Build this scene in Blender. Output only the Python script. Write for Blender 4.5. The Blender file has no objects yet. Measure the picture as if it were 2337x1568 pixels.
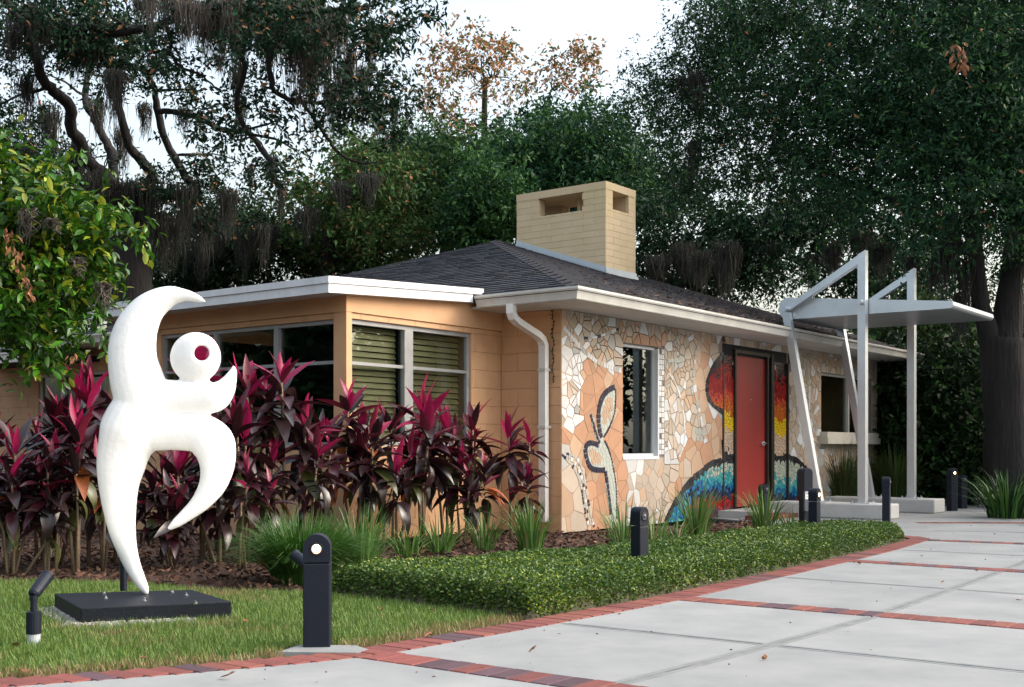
import bpy, bmesh, math, random
import numpy as np
from mathutils import Vector, Matrix, noise as mnoise
random.seed(7); RNG = np.random.default_rng(7)
R = math.radians
SC = bpy.context.scene; COL = SC.collection
# ------------------------------------------------------------------ camera, sky, sun, exposure
FPX, HORIZ, EYE = 2700.0, 1023.0, 0.93          # measured from the photograph: focal length (px of a 2336 px wide view), eye level
cam_d = bpy.data.cameras.new('camera'); cam = bpy.data.objects.new('camera', cam_d); COL.objects.link(cam)
cam.location = (0, 0, EYE); cam.rotation_euler = (R(90), 0, 0)
cam_d.sensor_width = 36.0; cam_d.lens = 36.0*FPX/2336.0; cam_d.shift_y = (HORIZ-784)/2336.0
cam_d.clip_end = 600; cam_d.clip_start = .05
SC.camera = cam
SUN_EL, SUN_AZ = R(34), R(88)                    # compass style: 0 = +Y, clockwise
W = bpy.data.worlds.new('World'); SC.world = W; W.use_nodes = True
nt = W.node_tree; nt.nodes.clear()
sky = nt.nodes.new('ShaderNodeTexSky'); sky.sky_type = 'NISHITA'; sky.sun_disc = False
sky.sun_elevation = SUN_EL; sky.sun_rotation = SUN_AZ; sky.air_density = 1.5; sky.dust_density = 6.0; sky.ozone_density = 1.6
bg = nt.nodes.new('ShaderNodeBackground'); bg.inputs[1].default_value = 0.15
wo = nt.nodes.new('ShaderNodeOutputWorld'); hz_ = nt.nodes.new('ShaderNodeHueSaturation'); hz_.inputs['Saturation'].default_value = .62   # thin white overcast
nt.links.new(sky.outputs[0], hz_.inputs['Color']); nt.links.new(hz_.outputs[0], bg.inputs[0]); nt.links.new(bg.outputs[0], wo.inputs[0])
sd = bpy.data.lights.new('sun', 'SUN'); sd.energy = 0.5; sd.angle = R(150); sd.color = (1, .97, .95)
sun = bpy.data.objects.new('sun', sd); COL.objects.link(sun)
sv = Vector((math.sin(SUN_AZ)*math.cos(SUN_EL), math.cos(SUN_AZ)*math.cos(SUN_EL), math.sin(SUN_EL)))
sun.rotation_euler = sv.to_track_quat('Z', 'Y').to_euler(); sun.location = sv*40
SC.view_settings.view_transform = 'Standard'; SC.view_settings.look = 'None'
SC.view_settings.exposure = 1.5; SC.view_settings.gamma = 1.0; SC.view_settings.use_curve_mapping = False
SC.render.engine = 'CYCLES'; SC.cycles.max_bounces = 6; SC.cycles.transparent_max_bounces = 8
# ------------------------------------------------------------------ measuring helpers
def at(x, y, Y):            # a measured direction and a distance give a point of the place
    return Vector(((x-1168)/FPX*Y, Y, EYE+(HORIZ-y)/FPX*Y))
def gnd(x, y, z=0.0):
    Y = (EYE-z)*FPX/(y-HORIZ); return at(x, y, Y)
HC = Vector((.54, 13.0, 0)); HU = Vector((.6018, .7986, 0)); HV = Vector((-.7986, .6018, 0))
def H(u, v, z): return HC+HU*u+HV*v+Vector((0, 0, z))
# ------------------------------------------------------------------ mesh helpers
class MB:
    def __init__(s): s.v = []; s.f = []; s.m = []
    def add(s, vs, fs, mi=0):
        o = len(s.v); s.v += [tuple(p) for p in vs]; s.f += [tuple(i+o for i in f) for f in fs]; s.m += [mi]*len(fs); return s
    def hexa(s, c, mi=0):   # 8 corners: bottom 4 (ccw), top 4
        return s.add(c, [(3,2,1,0),(4,5,6,7),(0,1,5,4),(1,2,6,5),(2,3,7,6),(3,0,4,7)], mi)
    def box(s, x0, x1, y0, y1, z0, z1, mi=0, T=None):
        c = [Vector(p) for p in ((x0,y0,z0),(x1,y0,z0),(x1,y1,z0),(x0,y1,z0),(x0,y0,z1),(x1,y0,z1),(x1,y1,z1),(x0,y1,z1))]
        if T: c = [T(p) if callable(T) else T @ p for p in c]
        return s.hexa(c, mi)
    def hbox(s, u0, u1, v0, v1, z0, z1, mi=0):
        return s.box(u0, u1, v0, v1, z0, z1, mi, lambda p: H(p.x, p.y, p.z))
    def prism(s, poly, fn, h0, h1, mi=0):   # fn(a,b,h)
        n = len(poly); vs = [fn(a, b, h0) for a, b in poly]+[fn(a, b, h1) for a, b in poly]
        return s.add(vs, [tuple(range(n))[::-1], tuple(range(n, 2*n))]+[(i, (i+1) % n, n+(i+1) % n, n+i) for i in range(n)], mi)
    def tube(s, pts, rad, n=8, mi=0, up=None, sq=None):
        pts = [Vector(p) for p in pts]; k = len(pts)
        if not hasattr(rad, '__len__'): rad = [rad]*k
        vs = []; prev = None
        for i, p in enumerate(pts):
            d = (pts[min(i+1, k-1)]-pts[max(i-1, 0)])
            if d.length < 1e-9: d = Vector((0, 0, 1))
            d.normalize()
            a = prev if prev is not None else (Vector(up) if up else (Vector((0, 0, 1)) if abs(d.z) < .9 else Vector((1, 0, 0))))
            x = (a-d*a.dot(d)); x = x.normalized() if x.length > 1e-6 else d.orthogonal().normalized()
            y = d.cross(x); prev = x
            for j in range(n):
                t = 2*math.pi*(j+(.5 if n == 4 else 0))/n
                vs.append(p+(x*math.cos(t)+y*math.sin(t))*rad[i])
        fs = [(i*n+j, i*n+(j+1) % n, (i+1)*n+(j+1) % n, (i+1)*n+j) for i in range(k-1) for j in range(n)]
        fs += [tuple(range(n))[::-1], tuple(range((k-1)*n, k*n))]
        return s.add(vs, fs, mi)
    def lathe(s, prof, n=16, T=None, mi=0):
        vs = []
        for r, z in prof:
            for j in range(n):
                t = 2*math.pi*j/n; p = Vector((r*math.cos(t), r*math.sin(t), z)); vs.append(T @ p if T else p)
        k = len(prof)
        fs = [(i*n+j, i*n+(j+1) % n, (i+1)*n+(j+1) % n, (i+1)*n+j) for i in range(k-1) for j in range(n)]
        fs += [tuple(range(n))[::-1], tuple(range((k-1)*n, k*n))]
        return s.add(vs, fs, mi)
    def mesh(s, name, mats, smooth=False):
        me = bpy.data.meshes.new(name); me.from_pydata(s.v, [], s.f)
        for m in (mats if isinstance(mats, (list, tuple)) else [mats]): me.materials.append(m)
        if any(s.m): me.polygons.foreach_set('material_index', s.m)
        if smooth: me.polygons.foreach_set('use_smooth', [True]*len(me.polygons))
        me.update(); return me
    def obj(s, name, mats, parent=None, smooth=False, local=False):
        return link(name, s.mesh(name, mats, smooth), parent, local)
OFF = {}
def link(name, me, parent=None, local=False, M=None):
    o = bpy.data.objects.new(name, me); COL.objects.link(o)
    if M is not None: o.matrix_basis = M
    if parent is not None:
        o.parent = parent
        if not local and parent in OFF: o.matrix_parent_inverse = Matrix.Translation(-OFF[parent])
    return o
def tag(o, label, cat=None, group=None):
    o['label'] = label
    if cat: o['category'] = cat
    if group: o['group'] = group
    return o
def kind(o, k): o['kind'] = k; return o
def thing(name, label, cat, loc, group=None, rz=0.0):
    o = bpy.data.objects.new(name, None); COL.objects.link(o); o.empty_display_size = .1
    o.location = loc; o.rotation_euler.z = rz; OFF[o] = Vector(loc); return tag(o, label, cat, group)
def copy_thing(root, loc, rz, label, scale=1.0):
    c = root.copy(); COL.objects.link(c); c.location = loc; c.rotation_euler.z = rz; c.scale = (scale,)*3; c['label'] = label
    for ch in list(root.children):
        d = ch.copy(); COL.objects.link(d); d.parent = c
        for g in list(ch.children):
            e = g.copy(); COL.objects.link(e); e.parent = d
    return c
def quads_mesh(name, V, mats, mi=None, nv=4):
    n = len(V); me = bpy.data.meshes.new(name)
    me.vertices.add(n*nv); me.vertices.foreach_set('co', np.ascontiguousarray(V, dtype=np.float32).ravel())
    me.loops.add(n*nv); me.loops.foreach_set('vertex_index', np.arange(n*nv, dtype=np.int32))
    me.polygons.add(n); me.polygons.foreach_set('loop_start', np.arange(0, n*nv, nv, dtype=np.int32))
    for m in (mats if isinstance(mats, (list, tuple)) else [mats]): me.materials.append(m)
    if mi is not None: me.polygons.foreach_set('material_index', np.asarray(mi, dtype=np.int32))
    me.update(calc_edges=True); return me
def unit(a): return a/np.maximum(np.linalg.norm(a, axis=-1, keepdims=True), 1e-9)
def leaf_quads(P, D, L, Wd, rng, droop=.15):
    n = len(P); side = unit(np.cross(D, rng.normal(size=(n, 3)))); L = L[:, None]; Wd = Wd[:, None]
    nr = np.cross(side, D); b = P+D*L*.45+nr*Wd*.25
    tip = P+D*L; tip[:, 2] -= droop*L[:, 0]
    return np.stack([P, b+side*Wd*.5, tip, b-side*Wd*.5], axis=1)
# ------------------------------------------------------------------ materials
def mat(name, col, rough=.6, metal=0.0, var=0.0, vscale=8.0, col2=None, bump=0.0, bscale=60.0, spec=.5, island=False, objvar=0.0, emit=None, estr=0.0, transl=0.0, coat=0.0, stretch=None):
    m = bpy.data.materials.new(name); m.use_nodes = True; t = m.node_tree; N = t.nodes; Lk = t.links; b = N['Principled BSDF']
    b.inputs['Roughness'].default_value = rough; b.inputs['Metallic'].default_value = metal; b.inputs['Specular IOR Level'].default_value = spec
    b.inputs['Coat Weight'].default_value = coat
    c1 = (*col, 1); c2 = (*(col2 if col2 else [c*(1-var) for c in col]), 1)
    tc = N.new('ShaderNodeTexCoord'); src = tc.outputs['Object']
    if stretch:
        mp = N.new('ShaderNodeMapping'); mp.inputs['Scale'].default_value = stretch; Lk.new(src, mp.inputs[0]); src = mp.outputs[0]
    out = None
    if island or var or col2:
        mx = N.new('ShaderNodeMix'); mx.data_type = 'RGBA'; mx.inputs[6].default_value = c1; mx.inputs[7].default_value = c2
        if island:
            g = N.new('ShaderNodeNewGeometry'); Lk.new(g.outputs['Random Per Island'], mx.inputs[0])
        else:
            nz = N.new('ShaderNodeTexNoise'); nz.inputs['Scale'].default_value = vscale; nz.inputs['Detail'].default_value = 6; nz.inputs['Roughness'].default_value = .65
            rp = N.new('ShaderNodeMapRange'); rp.inputs[1].default_value = .32; rp.inputs[2].default_value = .68
            Lk.new(src, nz.inputs['Vector']); Lk.new(nz.outputs[0], rp.inputs[0]); Lk.new(rp.outputs[0], mx.inputs[0])
        out = mx.outputs[2]
    if objvar:
        oi = N.new('ShaderNodeObjectInfo'); hs = N.new('ShaderNodeHueSaturation'); mr = N.new('ShaderNodeMapRange')
        mr.inputs[3].default_value = 1-objvar; mr.inputs[4].default_value = 1+objvar
        Lk.new(oi.outputs['Random'], mr.inputs[0]); Lk.new(mr.outputs[0], hs.inputs['Value'])
        if out: Lk.new(out, hs.inputs['Color'])
        else: hs.inputs['Color'].default_value = c1
        out = hs.outputs[0]
    if out: Lk.new(out, b.inputs['Base Color'])
    else: b.inputs['Base Color'].default_value = c1
    if bump:
        n2 = N.new('ShaderNodeTexNoise'); n2.inputs['Scale'].default_value = bscale; n2.inputs['Detail'].default_value = 5
        bp = N.new('ShaderNodeBump'); bp.inputs['Strength'].default_value = bump; bp.inputs['Distance'].default_value = .05 if bump >= .8 else .01
        Lk.new(src, n2.inputs['Vector']); Lk.new(n2.outputs[0], bp.inputs['Height']); Lk.new(bp.outputs[0], b.inputs['Normal'])
    if emit: b.inputs['Emission Color'].default_value = (*emit, 1); b.inputs['Emission Strength'].default_value = estr
    if transl:
        tr = N.new('ShaderNodeBsdfTranslucent'); ms = N.new('ShaderNodeMixShader'); ms.inputs[0].default_value = transl
        if out: Lk.new(out, tr.inputs[0])
        else: tr.inputs[0].default_value = c1
        Lk.new(b.outputs[0], ms.inputs[1]); Lk.new(tr.outputs[0], ms.inputs[2]); Lk.new(ms.outputs[0], N['Material Output'].inputs[0])
    return m
def glass_mat():
    m = bpy.data.materials.new('window_glass'); m.use_nodes = True; t = m.node_tree; N = t.nodes; N.clear(); Lk = t.links
    o = N.new('ShaderNodeOutputMaterial'); ms = N.new('ShaderNodeMixShader'); tr = N.new('ShaderNodeBsdfTransparent'); gl = N.new('ShaderNodeBsdfGlossy'); fr = N.new('ShaderNodeFresnel')
    ge = N.new('ShaderNodeNewGeometry'); mr = N.new('ShaderNodeMapRange'); mr.inputs[3].default_value = 1.5; mr.inputs[4].default_value = 1/1.5; Lk.new(ge.outputs['Backfacing'], mr.inputs[0]); Lk.new(mr.outputs[0], fr.inputs[0]); gl.inputs['Roughness'].default_value = .01; gl.inputs[0].default_value = (.9, .95, .95, 1); tr.inputs[0].default_value = (.75, .8, .78, 1)
    Lk.new(fr.outputs[0], ms.inputs[0]); Lk.new(tr.outputs[0], ms.inputs[1]); Lk.new(gl.outputs[0], ms.inputs[2]); Lk.new(ms.outputs[0], o.inputs[0]); return m
M = {}
M['wall'] = mat('painted_block_tan', (.60, .345, .185), .75, var=.14, vscale=2.5, bump=.25, bscale=90)
M['chim'] = mat('chimney_cream_paint', (.63, .485, .32), .8, col2=(.56, .44, .25), vscale=2.2, bump=.3, bscale=70, objvar=.04)
M['mortar'] = mat('mortar_joint_paint', (.53, .30, .16), .9)
M['mortarC'] = mat('chimney_joint_paint', (.50, .385, .25), .9)
M['white'] = mat('white_painted_wood', (.70, .71, .73), .5, var=.22, vscale=4, stretch=(1, 1, .3))
M['gutter'] = mat('cream_gutter_metal', (.58, .57, .53), .38, var=.25, vscale=3, stretch=(1, 1, .4))
M['soffit'] = mat('soffit_board', (.62, .61, .58), .7, var=.15)
M['shingA'] = mat('shingle_charcoal', (.022, .026, .038), .85, island=True, col2=(.010, .012, .018), bump=.4, bscale=200)
M['shingB'] = mat('shingle_brown_black', (.028, .027, .034), .9, island=True, col2=(.014, .014, .018), bump=.4, bscale=200)
M['deck'] = mat('roof_felt', (.015, .015, .017), .9)
M['flash'] = mat('aluminium_flashing', (.50, .56, .60), .42, metal=.35, var=.15, vscale=6)
M['alum'] = mat('brushed_aluminium', (.60, .64, .68), .34, metal=.75, var=.12, vscale=3.0, bump=.05, bscale=40)
M['frame'] = mat('grey_window_frame', (.33, .33, .33), .45, metal=.2, var=.2, vscale=10)
M['glass'] = glass_mat()
M['blind'] = mat('olive_blind_slat', (.30, .235, .115), .6, var=.15, vscale=3)
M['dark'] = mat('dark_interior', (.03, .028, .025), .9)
M['door'] = mat('red_door_paint', (.33, .026, .020), .42, var=.12, vscale=3)
M['black'] = mat('black_grout', (.010, .010, .011), .6, var=.3)
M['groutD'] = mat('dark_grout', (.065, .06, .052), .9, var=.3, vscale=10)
M['grout'] = mat('grey_grout', (.27, .235, .20), .9, var=.3, vscale=10)
def tile(n, c): return mat('tile_'+n, c, .3, objvar=.13, var=.12, vscale=9, spec=.5)
T = {k: tile(k, c) for k, c in dict(cream=(.49,.405,.325), peach=(.49,.335,.225), orange=(.46,.255,.155), white=(.62,.61,.60), tan=(.40,.325,.245), grey=(.40,.39,.36), mirror=(.65,.68,.70), navy=(.022,.02,.04), sage=(.44,.47,.42), olive=(.30,.26,.14)).items()}
M['mirror'] = mat('mirror_tile', (.75, .77, .78), .06, metal=1.0)
def fine(n, c, c2): return mat('tessera_'+n, c, .18, island=True, col2=c2, spec=.6)
TF = dict(red=fine('red',(.42,.016,.016),(.24,.008,.010)), maroon=fine('maroon',(.15,.012,.015),(.05,.008,.010)), orange=fine('orange',(.62,.17,.025),(.50,.10,.02)), coral=fine('coral',(.62,.10,.05),(.45,.045,.02)),
          yellow=fine('yellow',(.78,.56,.02),(.70,.44,.02)), pink=fine('pale_pink',(.66,.50,.38),(.56,.40,.28)), pale=fine('pale_green',(.52,.55,.42),(.36,.42,.36)), teal=fine('teal',(.03,.30,.36),(.10,.40,.38)),
          blue=fine('blue',(.015,.10,.26),(.02,.20,.38)), navy=fine('navy',(.008,.015,.06),(.01,.03,.10)), purple=fine('purple',(.07,.03,.06),(.12,.04,.05)), black=fine('black',(.015,.015,.018),(.03,.028,.03)), slate=fine('slate',(.06,.06,.065),(.03,.03,.035)))
M['concrete'] = mat('broom_finished_concrete', (.265, .272, .268), .8, col2=(.190, .199, .203), vscale=1.9, bump=.15, bscale=150, objvar=.05)
M['joint'] = mat('joint_filler', (.10, .105, .105), .9)
M['plinth'] = mat('cast_concrete_plinth', (.47, .465, .445), .8, var=.15, vscale=5, bump=.2, bscale=80)
M['bkA'] = mat('red_clay_paver', (.185, .048, .040), .85, objvar=.2, var=.25, vscale=20, bump=.3, bscale=120)
M['bkB'] = mat('dark_clay_paver', (.085, .042, .055), .85, objvar=.25, var=.25, vscale=20, bump=.3, bscale=120)
M['bkC'] = mat('orange_clay_paver', (.21, .062, .045), .85, objvar=.15, var=.25, vscale=20, bump=.3, bscale=120)
M['soil'] = mat('dark_soil', (.045, .033, .024), .95, col2=(.07, .05, .035), vscale=5, bump=.5, bscale=40)
M['mulch'] = mat('brown_mulch', (.075, .038, .024), .95, col2=(.035, .02, .014), vscale=25, bump=.6, bscale=60)
M['chip'] = mat('bark_chip', (.13, .062, .038), .9, island=True, col2=(.035, .018, .012))
M['turf'] = mat('turf_base', (.06, .085, .022), .95, col2=(.11, .085, .04), vscale=3.2, bump=.4, bscale=50)
M['grass'] = mat('grass_blade', (.065, .155, .022), .6, island=True, col2=(.16, .225, .045), transl=.25)
M['straw'] = mat('dry_grass_blade', (.27, .20, .09), .7, island=True, col2=(.17, .14, .06), transl=.2)
M['hedge'] = mat('hedge_leaf', (.030, .078, .010), .5, island=True, col2=(.066, .130, .014), transl=.2)
M['hedgeY'] = mat('hedge_new_leaf', (.26, .32, .035), .42, island=True, col2=(.16, .24, .03), transl=.25)
M['twig'] = mat('hedge_twigs', (.035, .03, .016), .95, col2=(.05, .05, .02), vscale=30)
M['bark'] = mat('oak_bark', (.020, .016, .015), .95, col2=(.009, .008, .008), vscale=9, bump=1.0, bscale=16, stretch=(1, 1, .16))
M['barkL'] = mat('sunlit_bare_bark', (.30, .19, .13), .9, var=.4, vscale=8)
def foliage(n, c, c2, rough=.6, tl=.22): return mat('leaf_'+n, c, max(rough, .55), island=True, col2=c2, transl=tl, spec=.16)
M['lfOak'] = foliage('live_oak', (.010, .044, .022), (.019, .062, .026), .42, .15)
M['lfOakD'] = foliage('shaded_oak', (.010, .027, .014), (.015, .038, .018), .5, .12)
M['lfMid'] = foliage('mid_green', (.030, .090, .022), (.052, .122, .028), .45, .2)
M['lfOlive'] = foliage('olive_green', (.050, .082, .024), (.074, .100, .032))
M['lfRust'] = foliage('rust', (.46, .20, .09), (.34, .19, .10))  # dry orange-brown leaf; warmth of low sun is put into the colour too
M['lfRustG'] = foliage('rust_green', (.15, .14, .05), (.24, .15, .06))
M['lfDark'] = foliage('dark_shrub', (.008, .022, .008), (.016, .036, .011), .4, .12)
M['lfCit'] = foliage('glossy_tree', (.030, .115, .010), (.10, .23, .018), .35, .3)
M['lfCitY'] = foliage('yellow_new_leaf', (.34, .38, .03), (.22, .32, .03), .4, .3)
M['dead'] = mat('dead_brown_leaf', (.30, .125, .055), .8, var=.45, vscale=14)
M['moss'] = mat('spanish_moss', (.062, .060, .050), .95, island=True, col2=(.034, .034, .030), transl=.3)
M['mossL'] = mat('spanish_moss_lit', (.120, .102, .086), .95, island=True, col2=(.075, .066, .058), transl=.3)  # lighter copy: light caught by the upper strands is put into the colour
M['lily'] = mat('strap_leaf', (.055, .16, .022), .5, island=True, col2=(.13, .22, .05), transl=.2)
M['lilyD'] = mat('strap_leaf_dark', (.022, .085, .010), .5, island=True, col2=(.055, .14, .016), transl=.2)
M['reed'] = mat('ornamental_grass', (.075, .085, .020), .5, island=True, col2=(.03, .045, .012), transl=.2)
M['tiP'] = mat('ti_leaf_pink', (.38, .010, .085), .35, col2=(.20, .008, .045), vscale=14, objvar=.2, transl=.3, stretch=(1, 6, 1))
M['tiR'] = mat('ti_leaf_crimson', (.13, .008, .024), .35, col2=(.085, .008, .02), vscale=14, objvar=.25, transl=.2, stretch=(1, 6, 1))
M['tiM'] = mat('ti_leaf_maroon', (.038, .008, .014), .30, col2=(.03, .008, .012), vscale=14, objvar=.3, transl=.12, stretch=(1, 6, 1))
M['tiD'] = mat('ti_leaf_purple_black', (.020, .011, .014), .28, col2=(.030, .018, .018), vscale=14, objvar=.3, stretch=(1, 6, 1))
M['tiG'] = mat('ti_leaf_green', (.045, .075, .018), .35, col2=(.08, .05, .02), vscale=9, objvar=.3, transl=.15)
M['tiO'] = mat('ti_leaf_orange', (.42, .13, .03), .5, col2=(.28, .05, .025), vscale=9, objvar=.2, transl=.2)
M['cane'] = mat('ti_cane', (.22, .16, .10), .85, var=.4, vscale=30, stretch=(1, 1, 8))
M['statue'] = mat('white_sculpture', (.80, .80, .79), .6, var=.10, vscale=7, bump=.22, bscale=45)
M['bolt'] = mat('steel_bolt', (.65, .65, .66), .25, metal=1.0)
M['ink'] = mat('black_blue_paint', (.006, .010, .021), .5, var=.3, vscale=14, bump=.1, bscale=60, spec=.3)
M['slab'] = mat('black_painted_slab', (.006, .009, .016), .55, var=.5, vscale=9, bump=.3, bscale=90, spec=.3)
M['gravel'] = mat('pale_gravel', (.42, .40, .37), .9, island=True, col2=(.22, .21, .19))
M['pvc'] = mat('grey_conduit', (.42, .45, .48), .5, var=.1)
M['lens'] = mat('lit_lens', (1, .9, .75), .3, emit=(1, .58, .26), estr=7)
M['lensW'] = mat('lit_lens_white', (1, .95, .9), .3, emit=(1, .82, .70), estr=20)
M['rim'] = mat('warm_lens_rim', (.5, .3, .2), .3, emit=(1, .42, .22), estr=.55)
M['lensOff'] = mat('unlit_lens', (.10, .10, .11), .15)
M['label'] = mat('white_sticker', (.72, .72, .70), .6)
M['boxg'] = mat('grey_box', (.07, .085, .10), .5)
# ------------------------------------------------------------------ ground
def sheet(name, poly, z, m, k='structure', thick=.004):
    b = MB(); b.prism(poly, lambda a, c, h: (a, c, h), z-thick, z); o = b.obj(name, m); kind(o, k); return o
sheet('ground', [(-300, -60), (300, -60), (300, 300), (-300, 300)], -.06, M['soil'])
# walkway edge (inner side of the brick border), measured points on the ground
BP = [(-4.2, 3.62), (-1.99, 4.607), (-1.40, 4.86), (-.87, 5.135), (-.604, 5.314), (.095, 6.11), (.829, 6.99), (1.076, 7.32), (1.95, 8.55), (2.75, 9.69), (3.5, 10.80), (4.22, 11.98), (4.62, 13.0), (4.95, 14.2), (5.06, 14.77), (5.5, 17.1), (5.9, 20)]
def dens(pts, step=.05):
    out = []
    for (a, b) in zip(pts, pts[1:]):
        a = Vector(a); b = Vector(b); n = max(1, int((b-a).length/step))
        out += [a+(b-a)*i/n for i in range(n)]
    out.append(Vector(pts[-1])); return out
BD = dens(BP); 
for _ in range(6): BD = [BD[0]]+[(BD[i-1]+BD[i]*2+BD[i+1])/4 for i in range(1, len(BD)-1)]+[BD[-1]]
BS = [0.0]
for a, b in zip(BD, BD[1:]): BS.append(BS[-1]+(b-a).length)
def Bs(s):
    i = min(max(int(np.searchsorted(BS, s))-1, 0), len(BD)-2); t = (s-BS[i])/(BS[i+1]-BS[i]); return BD[i]+(BD[i+1]-BD[i])*t
def s_of(p):
    p = Vector(p); i = min(range(len(BD)), key=lambda k: (BD[k]-p).length); return BS[i]
SS = [s_of(p) for p in ((-4.2, 3.62), (-.604, 5.33), (1.07, 7.3), (2.82, 9.79), (4.22, 11.98), (5.06, 14.77), (5.9, 20))]
SDir = [(.80, -.60), (.805, -.593), (.812, -.584), (.779, -.627), (.86, -.51), (1, -.02), (1, 0)]
def Ds(s): return Vector((np.interp(s, SS, [d[0] for d in SDir]), np.interp(s, SS, [d[1] for d in SDir]))).normalized()
def PT(s, t): return Bs(s)+Ds(s)*t
walk = MB(); ss = [BS[-1]*i/60 for i in range(61)]
walk.prism([tuple(Bs(s)) for s in ss]+[tuple(PT(s, 11)) for s in ss[::-1]], lambda a, c, h: (a, c, h), -.05, -.012)
walk.prism([(4.15, 11.9), (4.62, 13.0), (5.06, 14.77), (5.5, 17.1), (4.2, 17.4), (2.6, 15.9), (3.3, 14.4), (3.75, 12.6)], lambda a, c, h: (a, c, h), -.05, -.0125)
walkway = kind(walk.obj('walkway', M['joint']), 'structure')
cuts = [SS[0]]
for a, b in zip(SS[1:], SS[2:]): cuts += [a, (a+b)/2]
tj = [0.0, 1.2, 3.6, 6.0, 8.4, 10.9]; g = .007
for i, (a, b) in enumerate(zip(cuts, cuts[1:]+[SS[-1]])):
    a0 = a+(.105 if any(abs(a-x) < 1e-6 for x in SS[1:]) else g); b0 = b-(.105 if any(abs(b-x) < 1e-6 for x in SS[1:]) else g)
    n = max(2, int((b0-a0)/.25))
    for t0, t1 in zip(tj, tj[1:]):
        q = [a0+(b0-a0)*k/n for k in range(n+1)]
        if PT(a0, t0).x > 11: continue
        p = MB(); p.prism([tuple(PT(s, t0+(g if t0 else .004))) for s in q]+[tuple(PT(s, t1-g)) for s in q[::-1]], lambda x, y, h: (x, y, h), -.011, 0)
        p.obj('paving_slab', M['concrete'], walkway)
p = MB(); p.prism([(4.36, 12.05), (4.42, 12.1), (4.85, 13.0), (5.2, 14.75), (5.7, 17.1), (4.2, 17.38), (2.62, 15.9), (3.32, 14.4), (3.95, 12.75)], lambda x, y, h: (x, y, h), -.0115, -.0005)
p.obj('paving_slab', M['concrete'], walkway)
M['tool'] = mat('tooled_joint_edge', (.14, .15, .155), .75, col2=(.20, .21, .21), vscale=6)
tm = MB(); lim = [x for x in np.linspace(SS[0], SS[5], 90)]
for t0 in tj[1:4]:
    for e0, e1 in ((-.04, -g), (g, .04)): tm.prism([tuple(PT(s_, t0+e0)) for s_ in lim]+[tuple(PT(s_, t0+e1)) for s_ in lim[::-1]], lambda x, y, h: (x, y, h), -.008, .0012)
for i_, a in enumerate(cuts[1:]):
    if any(abs(a-x) < 1e-6 for x in SS): continue
    for t0, t1 in zip(tj[:4], tj[1:5]):
        for e0, e1 in ((-.035, -g), (g, .035)): tm.prism([tuple(PT(a+e0, t0+.045)), tuple(PT(a+e1, t0+.045)), tuple(PT(a+e1, t1-.045)), tuple(PT(a+e0, t1-.045))], lambda x, y, h: (x, y, h), -.008, .0012)
kind(tm.obj('tooled_joints', M['tool'], walkway), 'stuff')
# pavers: border then cross strips
brick_me = []
for k, mm in (('A', 'bkA'), ('B', 'bkB'), ('C', 'bkC')):
    b = MB(); w, l, e = .047, .0975, .004
    b.add([(-l,-w,-.05),(l,-w,-.05),(l,w,-.05),(-l,w,-.05),(-l,-w,-e),(l,-w,-e),(l,w,-e),(-l,w,-e),(-l+e,-w+e,0),(l-e,-w+e,0),(l-e,w-e,0),(-l+e,w-e,0)],
          [(0,1,5,4),(1,2,6,5),(2,3,7,6),(3,0,4,7),(4,5,9,8),(5,6,10,9),(6,7,11,10),(7,4,8,11),(8,9,10,11)])
    brick_me.append(b.mesh('brick', M[mm]))
spots = []
s = s_of((-2.6, 4.3))
while s < s_of((4.22, 11.98))+.02:
    d = Ds(s); c = Bs(s)-d*.1; spots.append((c.x, c.y, math.atan2(d.y, d.x), 0)); s += .1005
tipc = [(4.22, 11.98), (4.30, 12.18), (4.28, 12.42), (4.16, 12.66), (4.0, 12.86), (3.82, 13.1), (3.64, 13.4)]
TD = dens(tipc, .1005)
for i, p in enumerate(TD):
    q = TD[min(i+1, len(TD)-1)]-TD[max(i-1, 0)]; nn = Vector((q.y, -q.x)).normalized(); c = p-nn*.1
    spots.append((c.x, c.y, math.atan2(nn.y, nn.x), 0))
for k, smax in ((1, 1.6), (2, 3.2), (3, 3.3), (4, 3.6), (5, 4.4)):
    t = .05; d = Ds(SS[k])
    while t < smax+1.5:
        c = PT(SS[k], t); spots.append((c.x, c.y, math.atan2(d.y, d.x)+math.pi/2, 1)); t += .1005
def vis(x, y): return abs(x/y*FPX) < 1230 and (EYE/y*FPX+HORIZ) < 1600
spots.sort(key=lambda q: (not vis(q[0], q[1]), q[1]))
rest = MB()
for i, (x, y, a, kk) in enumerate(spots):
    me = brick_me[random.choices([0, 1, 2], [.56, .26, .18] if kk else [.66, .10, .24])[0]]
    Mx = Matrix.Translation((x, y, .004+random.uniform(-.0015, .0015))) @ Matrix.Rotation(a+random.uniform(-.015, .015), 4, 'Z')
    if i < 298: link('brick', me, walkway, M=Mx)
    else: rest.box(-.0975, .0975, -.047, .047, -.05, 0, random.choice([0, 0, 1, 2]), Mx)
kind(rest.obj('far_bricks', [M['bkA'], M['bkB'], M['bkC']], walkway), 'stuff')
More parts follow.
